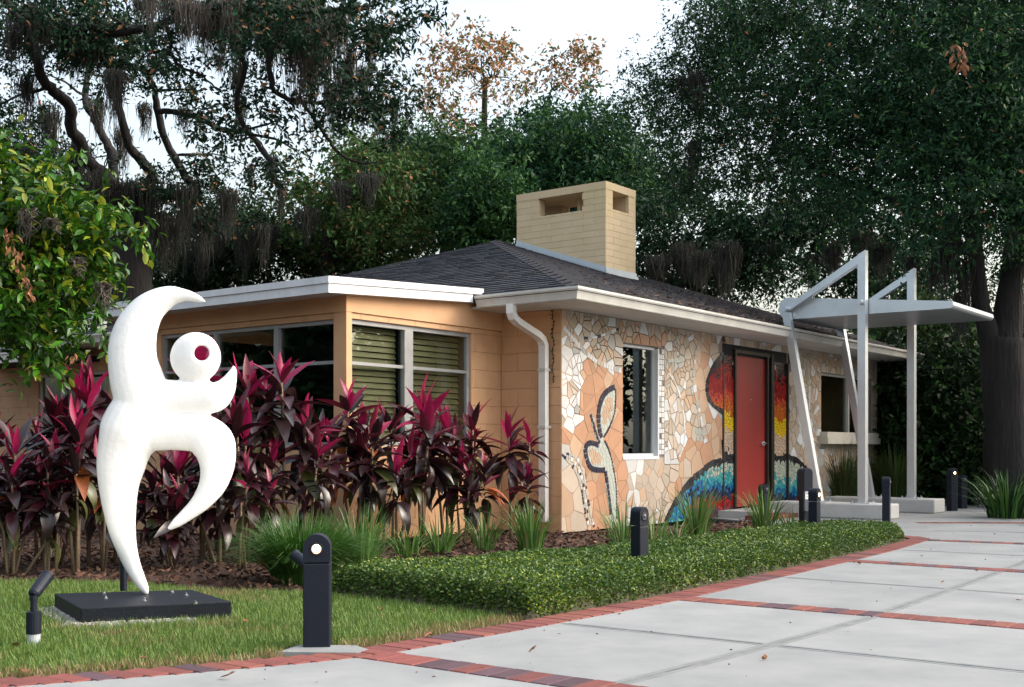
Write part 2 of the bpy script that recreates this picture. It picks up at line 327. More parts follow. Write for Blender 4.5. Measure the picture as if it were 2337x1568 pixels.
# lawn, bed
outer = [Bs(s)-Ds(s)*.21 for s in np.linspace(0, s_of((.35, 6.4)), 30)]
lawn_poly = [tuple(p) for p in outer]+[(.05, 6.5), (-.55, 7.03), (-1.12, 7.62), (-1.9, 7.75), (-2.7, 8.2), (-3.6, 8.35), (-6.5, 8.6), (-6.5, 3.0)]
sheet('lawn', lawn_poly, -.012, M['turf'])
sheet('mulch_bed', [(-7.5, 8.2), (-3.6, 8.3), (-2.7, 8.15), (-1.9, 7.7), (-1.12, 7.55), (.2, 6.45), (1.4, 7.6), (2.6, 9.4), (3.9, 11.6), (4.1, 12.3), (3.6, 13.3), (3.2, 15.2), (.8, 14.0), (-.3, 13.8), (-1.6, 11.9), (-9.5, 20), (-16, 20)], -.022, M['mulch'])
def inpoly(poly, x, y):
    x = np.asarray(x); y = np.asarray(y); ins = np.zeros(x.shape, bool); n = len(poly)
    for i in range(n):
        x1, y1 = poly[i]; x2, y2 = poly[(i+1) % n]
        c = ((y1 > y) != (y2 > y)) & (x < (x2-x1)*(y-y1)/((y2-y1) if y2 != y1 else 1e-9)+x1); ins ^= c
    return ins
def edge_dist(poly, x, y):
    d = np.full(x.shape, 1e9); n = len(poly)
    for i in range(n):
        a = np.array(poly[i]); b = np.array(poly[(i+1) % n]); ab = b-a; L2 = (ab**2).sum()+1e-12
        t = np.clip(((x-a[0])*ab[0]+(y-a[1])*ab[1])/L2, 0, 1); d = np.minimum(d, np.hypot(x-a[0]-t*ab[0], y-a[1]-t*ab[1]))
    return d
def wob(x, y, k=1.0): return (np.sin(x*2.1*k+1.3)+np.sin(y*2.7*k+.4)+np.sin((x+y)*4.3*k)+np.sin((x-y*1.3)*6.1*k+2))/4
def scatter(poly, n):
    a = np.array(poly); lo, hi = a.min(0), a.max(0); p = RNG.uniform(lo, hi, (n*3, 2)); return p[inpoly(poly, p[:, 0], p[:, 1])][:n]
slab_c = [(-2.28, 6.26), (-1.547, 6.53), (-1.907, 7.07), (-2.664, 6.89)]
p = scatter([q for q in lawn_poly if q[0] > -6] + [(-3.8, 8.35), (-3.8, 3.7)], 95000)
sl = np.array([(x*1.0, y) for x, y in slab_c]); cs = sl.mean(0); slx = [tuple(cs+(np.array(q)-cs)*1.1) for q in slab_c]
p = p[~inpoly(slx, p[:, 0], p[:, 1])]
p = p[np.hypot(p[:, 0]+.9, p[:, 1]-5.45) > .16]
ed = edge_dist([tuple(q) for q in outer]+[tuple(q) for q in outer[::-1]], p[:, 0], p[:, 1])
dry = (wob(p[:, 0], p[:, 1], 1.6)+RNG.normal(0, .35, len(p)) > .74) | (ed < .22*RNG.random(len(p))**.7)
keep = (ed > .03) & ~((wob(p[:, 0]+5, p[:, 1], 2.3) > .55) & (RNG.random(len(p)) < .6)); p = p[keep]; dry = dry[keep]
n = len(p); L = RNG.uniform(.022, .055, n); an = RNG.uniform(0, 6.283, n); tl = RNG.uniform(.1, .7, n)
P0 = np.c_[p, np.full(n, -.013)]; D = np.c_[np.cos(an)*tl, np.sin(an)*tl, np.ones(n)]; sd_ = np.c_[-np.sin(an+RNG.normal(0, 1, n)), np.cos(an), np.zeros(n)]*RNG.uniform(.0022, .0042, (n, 1))
V = np.stack([P0-sd_, P0+sd_, P0+unit(D)*L[:, None]], axis=1)
kind(link('grass', quads_mesh('grass', V, [M['grass'], M['straw']], dry.astype(int), 3)), 'stuff')
# mulch chips
p = scatter([(-7.0, 8.3), (-3.6, 8.35), (-2.7, 8.2), (-1.9, 7.75), (-1.12, 7.6), (0, 8.6), (1.6, 10.6), (3.3, 13.3), (3.0, 14.9), (.7, 13.1), (-.3, 13.4), (-1.6, 11.5), (-4.6, 13.4), (-8, 13)], 14000)
n = len(p); an = RNG.uniform(0, 6.283, n); D = unit(np.c_[np.cos(an), np.sin(an), RNG.normal(.05, .35, n)]); P0 = np.c_[p, RNG.uniform(-.02, .015, n)]
kind(link('mulch_chips', quads_mesh('mulch_chips', leaf_quads(P0, D, RNG.uniform(.03, .10, n), RNG.uniform(.012, .035, n), RNG, 0), M['chip'])), 'stuff')
# ------------------------------------------------------------------ house
house = thing('house', 'single-storey tan block house with mosaic front wall and dark shingle hip roof', 'house', HC)
def rect_sub(rects, o):
    out = []
    for (a0, a1, z0, z1) in rects:
        b0, b1, y0, y1 = o
        if b1 <= a0 or b0 >= a1 or y1 <= z0 or y0 >= z1: out.append((a0, a1, z0, z1)); continue
        if b0 > a0: out.append((a0, b0, z0, z1))
        if b1 < a1: out.append((b1, a1, z0, z1))
        m0, m1 = max(a0, b0), min(a1, b1)
        if y0 > z0: out.append((m0, m1, z0, y0))
        if y1 < z1: out.append((m0, m1, y1, z1))
    return out
def core_wall(mb, fix, a0, a1, z0, z1, t0, t1, ops, mi=0):     # fix 'u' or 'v' : wall plane constant in that axis from t0 to t1
    for (b0, b1, y0, y1) in _sub([(a0, a1, z0, z1)], ops):
        if fix == 'v': mb.hbox(b0, b1, t0, t1, y0, y1, mi)
        else: mb.hbox(t0, t1, b0, b1, y0, y1, mi)
def _sub(r, ops):
    for o in ops: r = rect_sub(r, o)
    return r
def blocks(part, fix, a0, a1, z0, z1, face, out, ops, m, ln=.40, ht=.20, name='block', gap=.0013, depth=.012, stag0=0):
    # face: plane coordinate, out: +-1 direction of outside
    z = z0; r = stag0
    while z < z1-.01:
        zt = min(z+ht, z1); a = a0-(ln/2 if r % 2 else 0)
        while a < a1-.01:
            for (b0, b1, y0, y1) in _sub([(max(a, a0), min(a+ln, a1), z, zt)], ops):
                if b1-b0 < .03 or y1-y0 < .02: continue
                mb = MB(); e = .003; q = [(b0+gap, y0+gap), (b1-gap, y0+gap), (b1-gap, y1-gap), (b0+gap, y1-gap)]
                qi = [(b0+gap+e, y0+gap+e), (b1-gap-e, y0+gap+e), (b1-gap-e, y1-gap-e), (b0+gap+e, y1-gap-e)]
                f = (lambda s_, h_, zz: H(s_, face+out*h_, zz)) if fix == 'v' else (lambda s_, h_, zz: H(face+out*h_, s_, zz))
                jd = random.uniform(-.0008, .0008)
                mb.add([f(x, -depth, y) for x, y in q]+[f(x, -e*.7+jd, y) for x, y in q]+[f(x, jd, y) for x, y in qi],
                       [(0,1,5,4),(1,2,6,5),(2,3,7,6),(3,0,4,7),(4,5,9,8),(5,6,10,9),(6,7,11,10),(7,4,8,11),(8,9,10,11)])
                link(name, mb.mesh(name, m), part)
            a += ln
        z = zt; r += 1
WH = 2.46
# openings
W1 = (1.28, 2.12, .83, 2.18); DR = (3.86, 5.97, 0.0, 2.36); W2 = (7.25, 9.3, 1.02, 2.14)
WW = (-2.41, -.54, .95, 2.20); WL = (1.0, 3.75, .95, 2.20); WM = (8.35, 10.3, 1.0, 2.12)
mw = MB(); core_wall(mw, 'v', 0.014, 9.75, 0, WH, .008, .20, [W1, DR, W2]); mosaic_wall = mw.obj('mosaic_wall', M['grout'], house)
rw = MB(); core_wall(rw, 'u', .0, .833, 0, WH, .014, .21, []); return_wall = rw.obj('wall', M['mortar'], house)
blocks(return_wall, 'u', 0, .833, 0, WH, 0, -1, [], M['wall'])
ww = MB(); core_wall(ww, 'v', -2.456, .19, 0, 2.26, .847, 1.02, [WW]); window_wall = ww.obj('wall', M['mortar'], house)
blocks(window_wall, 'v', -2.47, .0, 0, 2.26, .833, -1, [WW], M['wall'])
lw = MB(); core_wall(lw, 'u', 1.03, 4.6, 0, 2.26, -2.456, -2.27, [WL]); left_wall = lw.obj('wall', M['mortar'], house)
blocks(left_wall, 'u', .845, 4.6, 0, 2.26, -2.47, -1, [WL], M['wall'])
bw = MB(); core_wall(bw, 'u', 4.6, 12.0, 0, WH, .014, .2, [WM]); bw.hbox(-2.27, .0, 4.42, 4.6, 0, 2.26); bw.hbox(.2, 9.75, 8.6, 8.8, 0, WH); bw.hbox(9.55, 9.75, .2, 8.6, 0, WH); bw.hbox(.2, 4, 11.8, 12, 0, WH); bw.hbox(3.8, 4, 8.8, 11.8, 0, WH)
back_wall = bw.obj('wall', M['wall'], house)
blocks(back_wall, 'u', 4.6, 12.0, 0, WH, 0, -1, [WM], M['wall'])
bm_ = MB(); bm_.hbox(-2.49, .0, .815, 1.0, 2.262, 2.56); bm_.hbox(-2.49, -2.3, 1.0, 4.6, 2.262, 2.45); bm_.obj('beam', M['wall'], house)
cp = MB(); cp.hbox(-2.485, -2.41, .82, .995, 0, 2.26); cp.obj('corner_post', M['wall'], house)
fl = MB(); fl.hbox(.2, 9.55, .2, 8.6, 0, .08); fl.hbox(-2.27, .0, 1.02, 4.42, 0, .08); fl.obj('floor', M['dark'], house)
iw = MB(); iw.hbox(-.05, -.02, 1.03, 4.40, .1, 2.26); iw.hbox(-2.26, -.05, 4.37, 4.40, .1, 2.26); iw.hbox(.25, 9.5, 2.2, 2.25, .1, 2.45); iw.obj('dark_room_lining', M['dark'], house)  # near-black panels added so the rooms behind the glass look unlit
# the soffits, ceiling
so = MB(); so.hbox(-.56, 10.8, -.56, -.0, WH, WH+.03); so.hbox(-.56, 0, 0, .833, WH, WH+.03); so.hbox(-.56, 0.0, 4.6, 12.2, WH, WH+.03); so.hbox(9.75, 10.8, 0, 8.8, WH, WH+.03)
so.obj('soffit', M['soffit'], house)
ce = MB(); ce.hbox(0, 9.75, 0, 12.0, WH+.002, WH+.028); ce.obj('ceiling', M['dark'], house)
# roof: hip over (u,v) = (-.62..10.86, -.62..9.38)
ROOF0, SLP, EO = 2.575, .344, -.64
U1, V1 = 10.86, 8.80; HRV = (V1-EO)/2
def rz_front(v): return ROOF0+SLP*(v-EO)
ua, ub, vr = EO+HRV, U1-HRV, EO+HRV; zr = ROOF0+SLP*HRV
rf = MB()
c = [H(EO, EO, ROOF0), H(U1, EO, ROOF0), H(U1, V1, ROOF0), H(EO, V1, ROOF0), H(ua, vr, zr), H(ub, vr, zr)]
lo = [p-Vector((0, 0, .05)) for p in c[:4]]
rf.add(c+lo, [(0,1,5,4),(3,0,4),(2,3,4,5),(1,2,5),(6,7,1,0),(7,8,2,1),(8,9,3,2),(9,6,0,3),(9,8,7,6)])
rf.hbox(EO, 4, V1, 12.3, ROOF0-.05, ROOF0+.02)
roof = rf.obj('roof', M['deck'], house)
# shingles on the two planes in view; rows by distance up the slope
SH = []
cosS = 1/math.sqrt(1+SLP*SLP); exp_ = .135
nrows = int(HRV/cosS/exp_)
for plane in ('left', 'front'):
    for k in range(nrows):
        d0 = k*exp_*cosS; d1 = (k+1.08)*exp_*cosS
        lo_, hi_ = d0+EO+exp_*.5*cosS, (V1-d0 if plane == 'left' else U1-d0)-exp_*.5*cosS
        if plane == 'front': hi_ = U1-d0
        a = lo_-random.uniform(0, .3)
        while a < hi_:
            w = random.uniform(.16, .34); x0, x1 = max(a, lo_), min(a+w, hi_); a += w
            if x1-x0 < .03: continue
            SH.append((plane, k, x0, x1, d0, d1))
def shingle(mb, plane, x0, x1, d0, d1, mi=0):
    t = .017+random.choice([0, 0, .004]); e = -random.choice([0, .0, .012]); g_ = .004
    def P_(x, d, h):
        z = ROOF0+SLP*d+h; q = EO+d
        return H(q, x, z) if plane == 'left' else H(x, q, z)
    cs = [P_(x0+g_, d0+e, .001), P_(x1-g_, d0+e, .001), P_(x1-g_, d1, .001), P_(x0+g_, d1, .001), P_(x0+g_, d0+e, t), P_(x1-g_, d0+e, t), P_(x1-g_, d1, .004), P_(x0+g_, d1, .004)]
    mb.hexa(cs, mi)
SH.sort(key=lambda s_: (s_[0] != 'left', s_[1]+max(0, s_[2]-1.5)*3))
restS = MB()
for i, s_ in enumerate(SH):
    mi = random.choices([0, 1], [.7, .3])[0]
    if i < 296:
        mb = MB(); shingle(mb, *(s_[0],)+s_[2:]); link('shingle', mb.mesh('shingle', M['shingA'] if mi == 0 else M['shingB']), roof)
    else: shingle(restS, *(s_[0],)+s_[2:], mi=mi)
kind(restS.obj('far_shingles', [M['shingA'], M['shingB']], roof), 'stuff')
# hip caps
for (p0, p1, out) in (((EO, EO, ROOF0), (ua, vr, zr), 1),):
    k = 0; n = 24
    for k in range(n):
        t0, t1 = k/n, (k+1.25)/n
        f = lambda t, off, h: (EO+HRV*t, EO+HRV*t, ROOF0+SLP*HRV*t)
        mb = MB(); wv = .125
        def cap(t, sd_, h):
            q = EO+HRV*t
            # sd_>0 lies on front plane (u bigger), sd_<0 on left plane
            return H(q+max(sd_, 0), q+max(-sd_, 0), ROOF0+SLP*HRV*t+h)
        hh = .034; vs = [cap(t0, -wv, .02), cap(t0, 0, hh), cap(t0, wv, .02), cap(min(t1, 1), -wv, .012), cap(min(t1, 1), 0, .02), cap(min(t1, 1), wv, .012)]
        vs += [p-Vector((0, 0, .02)) for p in vs[:3]]
        mb.add(vs, [(0,1,4,3),(1,2,5,4),(6,7,1,0),(7,8,2,1)]); link('hip_cap', mb.mesh('hip_cap', M['shingB']), roof)
# ridge caps
n = 9
for k in range(n):
    a0, a1 = ua+(ub-ua)*k/n, ua+(ub-ua)*(k+1.2)/n; w_ = .13
    vs = [H(a0, vr-w_, zr-SLP*w_+.02), H(a0, vr, zr+.034), H(a0, vr+w_, zr-SLP*w_+.02), H(a1, vr-w_, zr-SLP*w_+.012), H(a1, vr, zr+.02), H(a1, vr+w_, zr-SLP*w_+.012)]
    mb = MB(); mb.add(vs, [(0,1,4,3),(1,2,5,4)]); link('ridge_cap', mb.mesh('ridge_cap', M['shingB']), roof)
# fallen twigs/needles on the front plane behind the gutter
n = 1500; d = RNG.random(n)**2*2.6; x = RNG.uniform(0.3, 7.5, n)+d
P0 = np.array([H(a, EO+b+.03, ROOF0+SLP*b+.03) for a, b in zip(x, d)]); an = RNG.uniform(0, 6.28, n)
D = unit(np.c_[np.cos(an), np.sin(an), RNG.normal(0, .25, n)])
kind(link('roof_litter', quads_mesh('roof_litter', leaf_quads(P0, D, RNG.uniform(.04, .13, n), RNG.uniform(.008, .02, n), RNG, 0), mat('roof_litter_brown', (.13, .075, .05), .9, island=True, col2=(.05, .035, .03))), roof), 'stuff')
# gutters: K-profile swept round the corner
prof = [(0, 0), (.075, 0), (.083, .012), (.083, .018), (.098, .06), (.118, .095), (.125, .105), (.125, .128), (.108, .128), (.105, .11), (0, .11)]
def gutter(path, name='gutter', z=2.462, m=None):
    mb = MB(); n = len(prof); rings = []
    for i, (q, nd) in enumerate(path):       # q (u,v), nd outward mitre vector (in u,v) scaled
        rings.append([H(q[0]+nd[0]*a, q[1]+nd[1]*a, z+b) for a, b in prof])
    vs = [p for r_ in rings for p in r_]
    fs = [(i*n+j, i*n+(j+1) % n, (i+1)*n+(j+1) % n, (i+1)*n+j) for i in range(len(path)-1) for j in range(n)]+[tuple(range(n))[::-1], tuple(range((len(path)-1)*n, len(path)*n))]
    mb.add(vs, fs); return mb.obj(name, m or M['gutter'], house)
E0 = -.545
gutter([((E0, .687), (-1, 0)), ((E0, E0), (-1, -1)), ((10.9, E0), (0, -1))])
gutter([((E0, 12.3), (-1, 0)), ((E0, 4.85), (-1, 0))])
gj = MB()
for uu in (3.1, 6.2, 9.2): gj.hbox(uu, uu+.05, E0-.126, E0-.09, 2.575, 2.592)
gj.obj('gutter_strap', M['gutter'], house)
# drip edge
de = MB(); de.hbox(EO-.02, U1, EO-.02, EO+.0, ROOF0-.03, ROOF0+.012); de.hbox(EO-.02, EO, EO, .7, ROOF0-.03, ROOF0+.012); de.obj('drip_edge', M['deck'], house)
# downspout
ds = MB()
pts = [H(-.61, .225, 2.47), H(-.61, .225, 2.38), H(-.585, .222, 2.33), H(-.52, .218, 2.29), H(-.18, .192, 2.17), H(-.11, .188, 2.13), H(-.075, .186, 2.07), H(-.07, .186, 1.98), H(-.07, .186, .12)]
n_ = len(pts); vs = []
for i, p in enumerate(pts):
    d_ = (pts[min(i+1, n_-1)]-pts[max(i-1, 0)]).normalized(); x_ = HV.copy(); y_ = d_.cross(x_).normalized()
    for a, b in ((-1, -1), (1, -1), (1, 1), (-1, 1)): vs.append(p+x_*a*.045+y_*b*.034)
fs = [(i*4+j, i*4+(j+1) % 4, (i+1)*4+(j+1) % 4, (i+1)*4+j) for i in range(n_-1) for j in range(4)]+[(3,2,1,0), (n_*4-4, n_*4-3, n_*4-2, n_*4-1)]
ds.add(vs, fs); spout = ds.obj('downspout', mat('white_downspout', (.70, .69, .66), .4, var=.1, vscale=3), house)
stp = MB()
for z_ in (1.15, 1.78): stp.hbox(-.115, -.0, .133, .239, z_, z_+.03)
stp.obj('strap', M['gutter'], spout)
# porch roof and its fascia boards (rising towards the main roof)
def porch_pt(u, v, h): return H(u, v, 2.40+(u+2.84)*.055+h)
pr = MB()
c8 = [porch_pt(-2.80, .73, .11), porch_pt(-.5, .73, .11), porch_pt(-.5, 4.75, .11), porch_pt(-2.80, 4.75, .11)]
pr.hexa(c8+[p+Vector((0, 0, .05)) for p in c8]); pr.obj('porch_roof', M['deck'], house)
def board(a, b, v0, v1, h0, h1, name='fascia_board'):
    mb = MB(); mb.hexa([porch_pt(a, v0, h0), porch_pt(b, v0, h0), porch_pt(b, v1, h0), porch_pt(a, v1, h0), porch_pt(a, v0, h1), porch_pt(b, v0, h1), porch_pt(b, v1, h1), porch_pt(a, v1, h1)]); return mb.obj(name, M['white'], house)
board(-2.838, -.67, .702, .726, 0, .088); board(-2.852, -.50, .688, .728, .090, .155)
board(-2.838, -2.816, .728, 4.75, 0, .088); board(-2.852, -2.814, .730, 4.77, .090, .155)
ps = MB(); c8 = [porch_pt(-2.81, .73, .0), porch_pt(-.56, .73, .0), porch_pt(-.56, 4.7, .0), porch_pt(-2.81, 4.7, .0)]; ps.hexa(c8+[p+Vector((0, 0, .02)) for p in c8]); ps.obj('soffit', M['soffit'], house)
# small lower roof edge at the far left
aw = MB(); aw.hbox(-1.3, 0, 8.6, 11.6, 2.26, 2.34); aw.obj('awning_roof', M['deck'], house)
aw = MB(); aw.hbox(-1.36, -1.30, 8.55, 11.6, 2.18, 2.30); aw.hbox(-1.38, -1.30, 8.55, 11.6, 2.302, 2.33); aw.obj('awning_gutter', M['gutter'], house)
# windows ------------------------------------------------------------
def win(name, fix, face, ops, frame_w, mulls, trans, m, inset=.03, depth=.05, out=-1, blinds=None, slat=.062):
    a0, a1, z0, z1 = ops; fr = MB()
    d0, d1 = face+(-out)*inset, face+(-out)*(inset+depth)
    def bx(b, x0, x1, y0, y1, t0, t1):
        if fix == 'v': b.hbox(x0, x1, min(t0, t1), max(t0, t1), y0, y1)
        else: b.hbox(min(t0, t1), max(t0, t1), x0, x1, y0, y1)
    root = MB(); bx(root, a0, a1, z1-frame_w, z1, d0, d1)
    w_ = root.obj(name, m, house)
    b = MB(); bx(b, a0, a1, z0, z0+frame_w, d0, d1); b.obj('bottom_rail', m, w_)
    for (x0, x1) in [(a0, a0+frame_w), (a1-frame_w, a1)]:
        b = MB(); bx(b, x0, x1, z0+frame_w, z1-frame_w, d0, d1); b.obj('jamb', m, w_)
    edges = [a0+frame_w]
    for (x0, x1) in mulls:
        b = MB(); bx(b, x0, x1, z0+frame_w, z1-frame_w, d0-(-out)*.012, d1); b.obj('mullion', m, w_); edges += [x0, x1]
    edges.append(a1-frame_w)
    zs = [z0+frame_w]
    for t_ in trans: zs += [t_-.016, t_+.016]
    zs.append(z1-frame_w)
    gt = face+(-out)*(inset+depth*.6)
    for x0, x1 in zip(edges[::2], edges[1::2]):
        for t_ in trans:
            b = MB(); bx(b, x0, x1, t_-.016, t_+.016, d0+(-out)*.004, d1); b.obj('transom', m, w_)
        for y0, y1 in zip(zs[::2], zs[1::2]):
            b = MB(); bx(b, x0, x1, y0, y1, gt, gt+(-out)*.005); b.obj('pane', M['glass'], w_)
        if blinds:
            z_ = z0+.03
            while z_ < z1-.02:
                b = MB(); t0 = face+(-out)*(inset+depth+.05)
                if fix == 'v':
                    b.hexa([H(x0+.01, t0, z_), H(x1-.01, t0, z_), H(x1-.01, t0+.004, z_), H(x0+.01, t0+.004, z_), H(x0+.01, t0+.022, z_+slat*.88), H(x1-.01, t0+.022, z_+slat*.88), H(x1-.01, t0+.026, z_+slat*.88), H(x0+.01, t0+.026, z_+slat*.88)])
                b.obj('blind_slat', M['blind'], w_); z_ += slat
    return w_
win('window', 'v', .833, WW, .045, [(-1.61, -1.48)], [1.77], M['frame'], blinds=True)
win('window', 'u', -2.47, WL, .04, [(1.83, 1.90), (2.80, 2.86)], [1.78], M['frame'])
win('window', 'u', 0, WM, .05, [(9.0, 9.08), (9.6, 9.68)], [], M['gutter'])
w1 = win('window', 'v', 0, W1, .035, [], [], M['white'], inset=.045)
b = MB(); b.hbox(2.092, 2.121, -.012, .045, .833, 2.16); b.hbox(1.27, 2.121, -.014, .045, .795, .832); b.obj('frame', M['white'], w1)
w2 = win('window', 'v', 0, W2, .04, [(8.5, 8.56)], [], M['gutter'], inset=.05)
b = MB(); b.hbox(7.2, 9.5, -.13, .0, 1.10, 1.19); b.hbox(7.18, 9.52, -.15, .0, 1.0, 1.099); b.obj('sill', mat('cream_sill', (.62, .58, .50), .6, var=.1), w2)
# small things seen behind the glass
# door ----------------------------------------------------------------
db = MB()
for q in _sub([(3.86, 5.97, .09, 2.36)], [(4.25, 5.22, .09, 2.22)]): db.hbox(q[0], q[1], .02, .2, q[2], q[3])
surround = db.obj('door_surround', M['black'], house)
fr = MB(); fr.hbox(4.205, 4.25, -.02, .1, .1, 2.25); fr.hbox(5.22, 5.262, -.03, .1, .1, 2.25); fr.hbox(5.345, 5.44, -.035, .1, .1, 2.30); fr.hbox(4.205, 5.44, -.022, .1, 2.252, 2.30); fr.hbox(3.84, 3.872, -.02, .1, .05, 2.2); fr.hbox(5.955, 5.985, -.022, .1, .05, 2.2)
fr.obj('frame', mat('bronze_frame', (.022, .017, .013), .4), surround)
dd = MB(); dd.hbox(4.254, 5.216, .012, .055, .115, 2.215); door = dd.obj('door', M['door'], house)
hd = MB(); hd.tube([H(5.14, .012, 1.0), H(5.14, -.045, 1.0), H(5.03, -.055, 1.0)], .011, 8); hd.lathe([(.03, 0), (.03, .012)], 12, Matrix.Translation(H(5.14, .0, 1.0)) @ Matrix.Rotation(R(90), 4, 'X') ); hd.obj('handle', M['bolt'], door)
pk = MB(); pk.lathe([(.008, 0), (.008, .01)], 8, Matrix.Translation(H(4.75, .008, 1.62)) @ Matrix.Rotation(R(90), 4, 'X')); pk.obj('peephole', M['bolt'], door)
st = MB(); st.hbox(3.7, 6.3, -.55, .019, .0, .09); st.obj('door_step', M['plinth'], house)
st = MB(); st.hbox(3.4, 6.4, -.85, -.552, .0, .055); st.obj('door_step', M['bkA'], house)
# ------------------------------------------------------------------ mosaic
def clip(poly, nx, ny, c):      # keep nx*x+ny*y <= c
    out = []; n = len(poly)
    for i in range(n):
        a, b = poly[i], poly[(i+1) % n]; da, db_ = nx*a[0]+ny*a[1]-c, nx*b[0]+ny*b[1]-c
        if da <= 0: out.append(a)
        if (da < 0) != (db_ < 0) and da != db_:
            t = da/(da-db_); out.append((a[0]+(b[0]-a[0])*t, a[1]+(b[1]-a[1])*t))
    return out
def area(p): return abs(sum(p[i][0]*p[(i+1) % len(p)][1]-p[(i+1) % len(p)][0]*p[i][1] for i in range(len(p))))/2
def pin(poly, x, y): return bool(inpoly(poly, np.array([x]), np.array([y]))[0])
def darts(bounds, rfun, tries, acc):
    u0, u1, z0, z1 = bounds; pts = []; cell = {}; cs_ = .2
    for _ in range(tries):
        x, y = random.uniform(u0, u1), random.uniform(z0, z1)
        if not acc(x, y): continue
        r = rfun(x, y); ci, cj = int(x/cs_), int(y/cs_); ok = True
        for i in range(ci-1, ci+2):
            for j in range(cj-1, cj+2):
                for (px, py, pr_) in cell.get((i, j), ()):
                    if (px-x)**2+(py-y)**2 < ((r+pr_)/2)**2: ok = False; break
                if not ok: break
            if not ok: break
        if ok: pts.append((x, y, r)); cell.setdefault((ci, cj), []).append((x, y, r))
    return pts
def voronoi(pts, bounds, gap, rects=()):
    P_ = np.array([(p[0], p[1]) for p in pts]); out = []
    for i, (x, y, r) in enumerate(pts):
        q = r*1.5+.07; poly = [(max(x-q, bounds[0]), max(y-q, bounds[2])), (min(x+q, bounds[1]), max(y-q, bounds[2])), (min(x+q, bounds[1]), min(y+q, bounds[3])), (max(x-q, bounds[0]), min(y+q, bounds[3]))]
        d2 = ((P_-P_[i])**2).sum(1); nb = np.where((d2 < (3.2*q)**2) & (d2 > 0))[0]
        for j in nb[np.argsort(d2[nb])][:26]:
            dx, dy = P_[j]-P_[i]; L_ = math.hypot(dx, dy); poly = clip(poly, dx/L_, dy/L_, (dx*(x+P_[j][0])/2+dy*(y+P_[j][1])/2)/L_-gap/2)
            if len(poly) < 3: break
        for (a0, a1, b0, b1) in rects:
            if len(poly) < 3: break
            seps = [(a0-x, (1, 0, a0)), (x-a1, (-1, 0, -a1)), (b0-y, (0, 1, b0)), (y-b1, (0, -1, -b1))]; sp, hp = max(seps)
            if sp < 0: poly = []; break
            poly = clip(poly, *hp)
        if len(poly) >= 3 and area(poly) > 2e-5: out.append((i, x, y, poly))
    return out
F_ = dict(
 orange=[(.46,1.95),(.74,1.88),(1.26,1.83),(1.26,.91),(1.34,.55),(1.41,.31),(1.27,-.1),(.52,-.05),(.49,.17),(.52,.6),(.24,.83),(.03,.88),(.03,1.12),(.36,1.17),(.39,1.67)],
 white=[(.24,2.09),(.49,2.0),(.44,1.81),(.39,1.6),(.33,1.15),(.18,1.05),(.03,1.15),(.03,1.95)],
 beige=[(.03,.78),(.12,.8),(.33,.61),(.46,.4),(.52,.15),(.55,-.05),(0,-.05)],
 swirl=[(2.33,1.91),(2.52,1.76),(2.66,1.5),(2.68,1.11),(2.74,.99),(2.64,.76),(2.44,.45),(2.33,.49),(2.31,.91)],
 under=[(1.28,.82),(2.25,.82),(2.3,.5),(1.9,.12),(1.55,.1),(1.36,.55)],
 orange2=[(2.75,.99),(2.95,1.2),(3.1,1.05),(3.35,1.1),(3.75,1.4),(3.85,.8),(3.4,.7),(2.8,.42),(2.35,.1),(2.4,.42),(2.66,.75)],
 orangeTop=[(1.28,2.2),(2.3,2.2),(2.35,2.34),(1.3,2.3)],
 peachR=[(3.0,2.4),(3.85,2.4),(3.6,2.1),(3.35,1.8),(3.4,1.5),(3.8,1.4),(3.8,1.1),(3.1,1.4)])
sun_poly = [(3.86, 2.2), (3.62, 2.07), (3.43, 1.88), (3.37, 1.74), (3.42, 1.6), (3.58, 1.49), (3.86, 1.42)]
sun_poly = [tuple(p) for p in dens(sun_poly, .08)]
dome = [(2.29, -.0), (2.49, .23), (2.77, .42), (3.13, .60), (3.5, .73), (3.88, .79), (4.27, .81), (6.0, .80), (6.45, .72), (6.75, .55), (6.95, .30), (7.05, .0)]
dome_c = [(2.29, 0), (2.29, .001)]+dome
def region(x, z):
    for k in ('white', 'beige', 'orange', 'swirl', 'under', 'orange2', 'orangeTop', 'peachR'):
        if pin(F_[k], x, z): return k
    return 'def'
PAL = dict(white=[('white', 8), ('grey', .5), ('cream', 1)], beige=[('cream', 5), ('peach', 3)], orange=[('orange', 6), ('peach', 3)], swirl=[('white', 2), ('cream', 6), ('grey', .5)],
           under=[('cream', 6), ('white', 2), ('peach', 2)], orange2=[('orange', 4), ('peach', 5), ('cream', .6)], orangeTop=[('orange', 4), ('peach', 3)], peachR=[('peach', 6), ('orange', 2), ('cream', 1)], **{'def': [('cream', 4), ('tan', 3), ('peach', 2), ('grey', .8), ('white', .9), ('mirror', .35)]})
RAD = dict(white=.11, beige=.24, orange=.21, swirl=.15, under=.15, orange2=.21, orangeTop=.17, peachR=.22)
RAD['def'] = .115
wallb = (.004, 9.75, .0, 2.455)
def accw(x, z): return not (W1[0]-.01 < x < 2.27 and .8 < z < 2.2) and not (DR[0] < x < DR[1] and z < 2.40) and not pin(dome_c, x, z) and not pin(sun_poly, x, z) and not (W2[0]-.05 < x < 9.55 and .98 < z < 2.16)
pts = darts(wallb, lambda x, z: RAD[region(x, z)]*1.12*(1 if x < 6 else 1.15)*random.uniform(.5, 1.45), 11000, accw)
cells = voronoi(pts, wallb, .011, [(W1[0]-.005, 2.265, .80, 2.19), (3.84, 5.985, .0, 2.36), (W2[0], 9.5, 1.0, 2.14)])
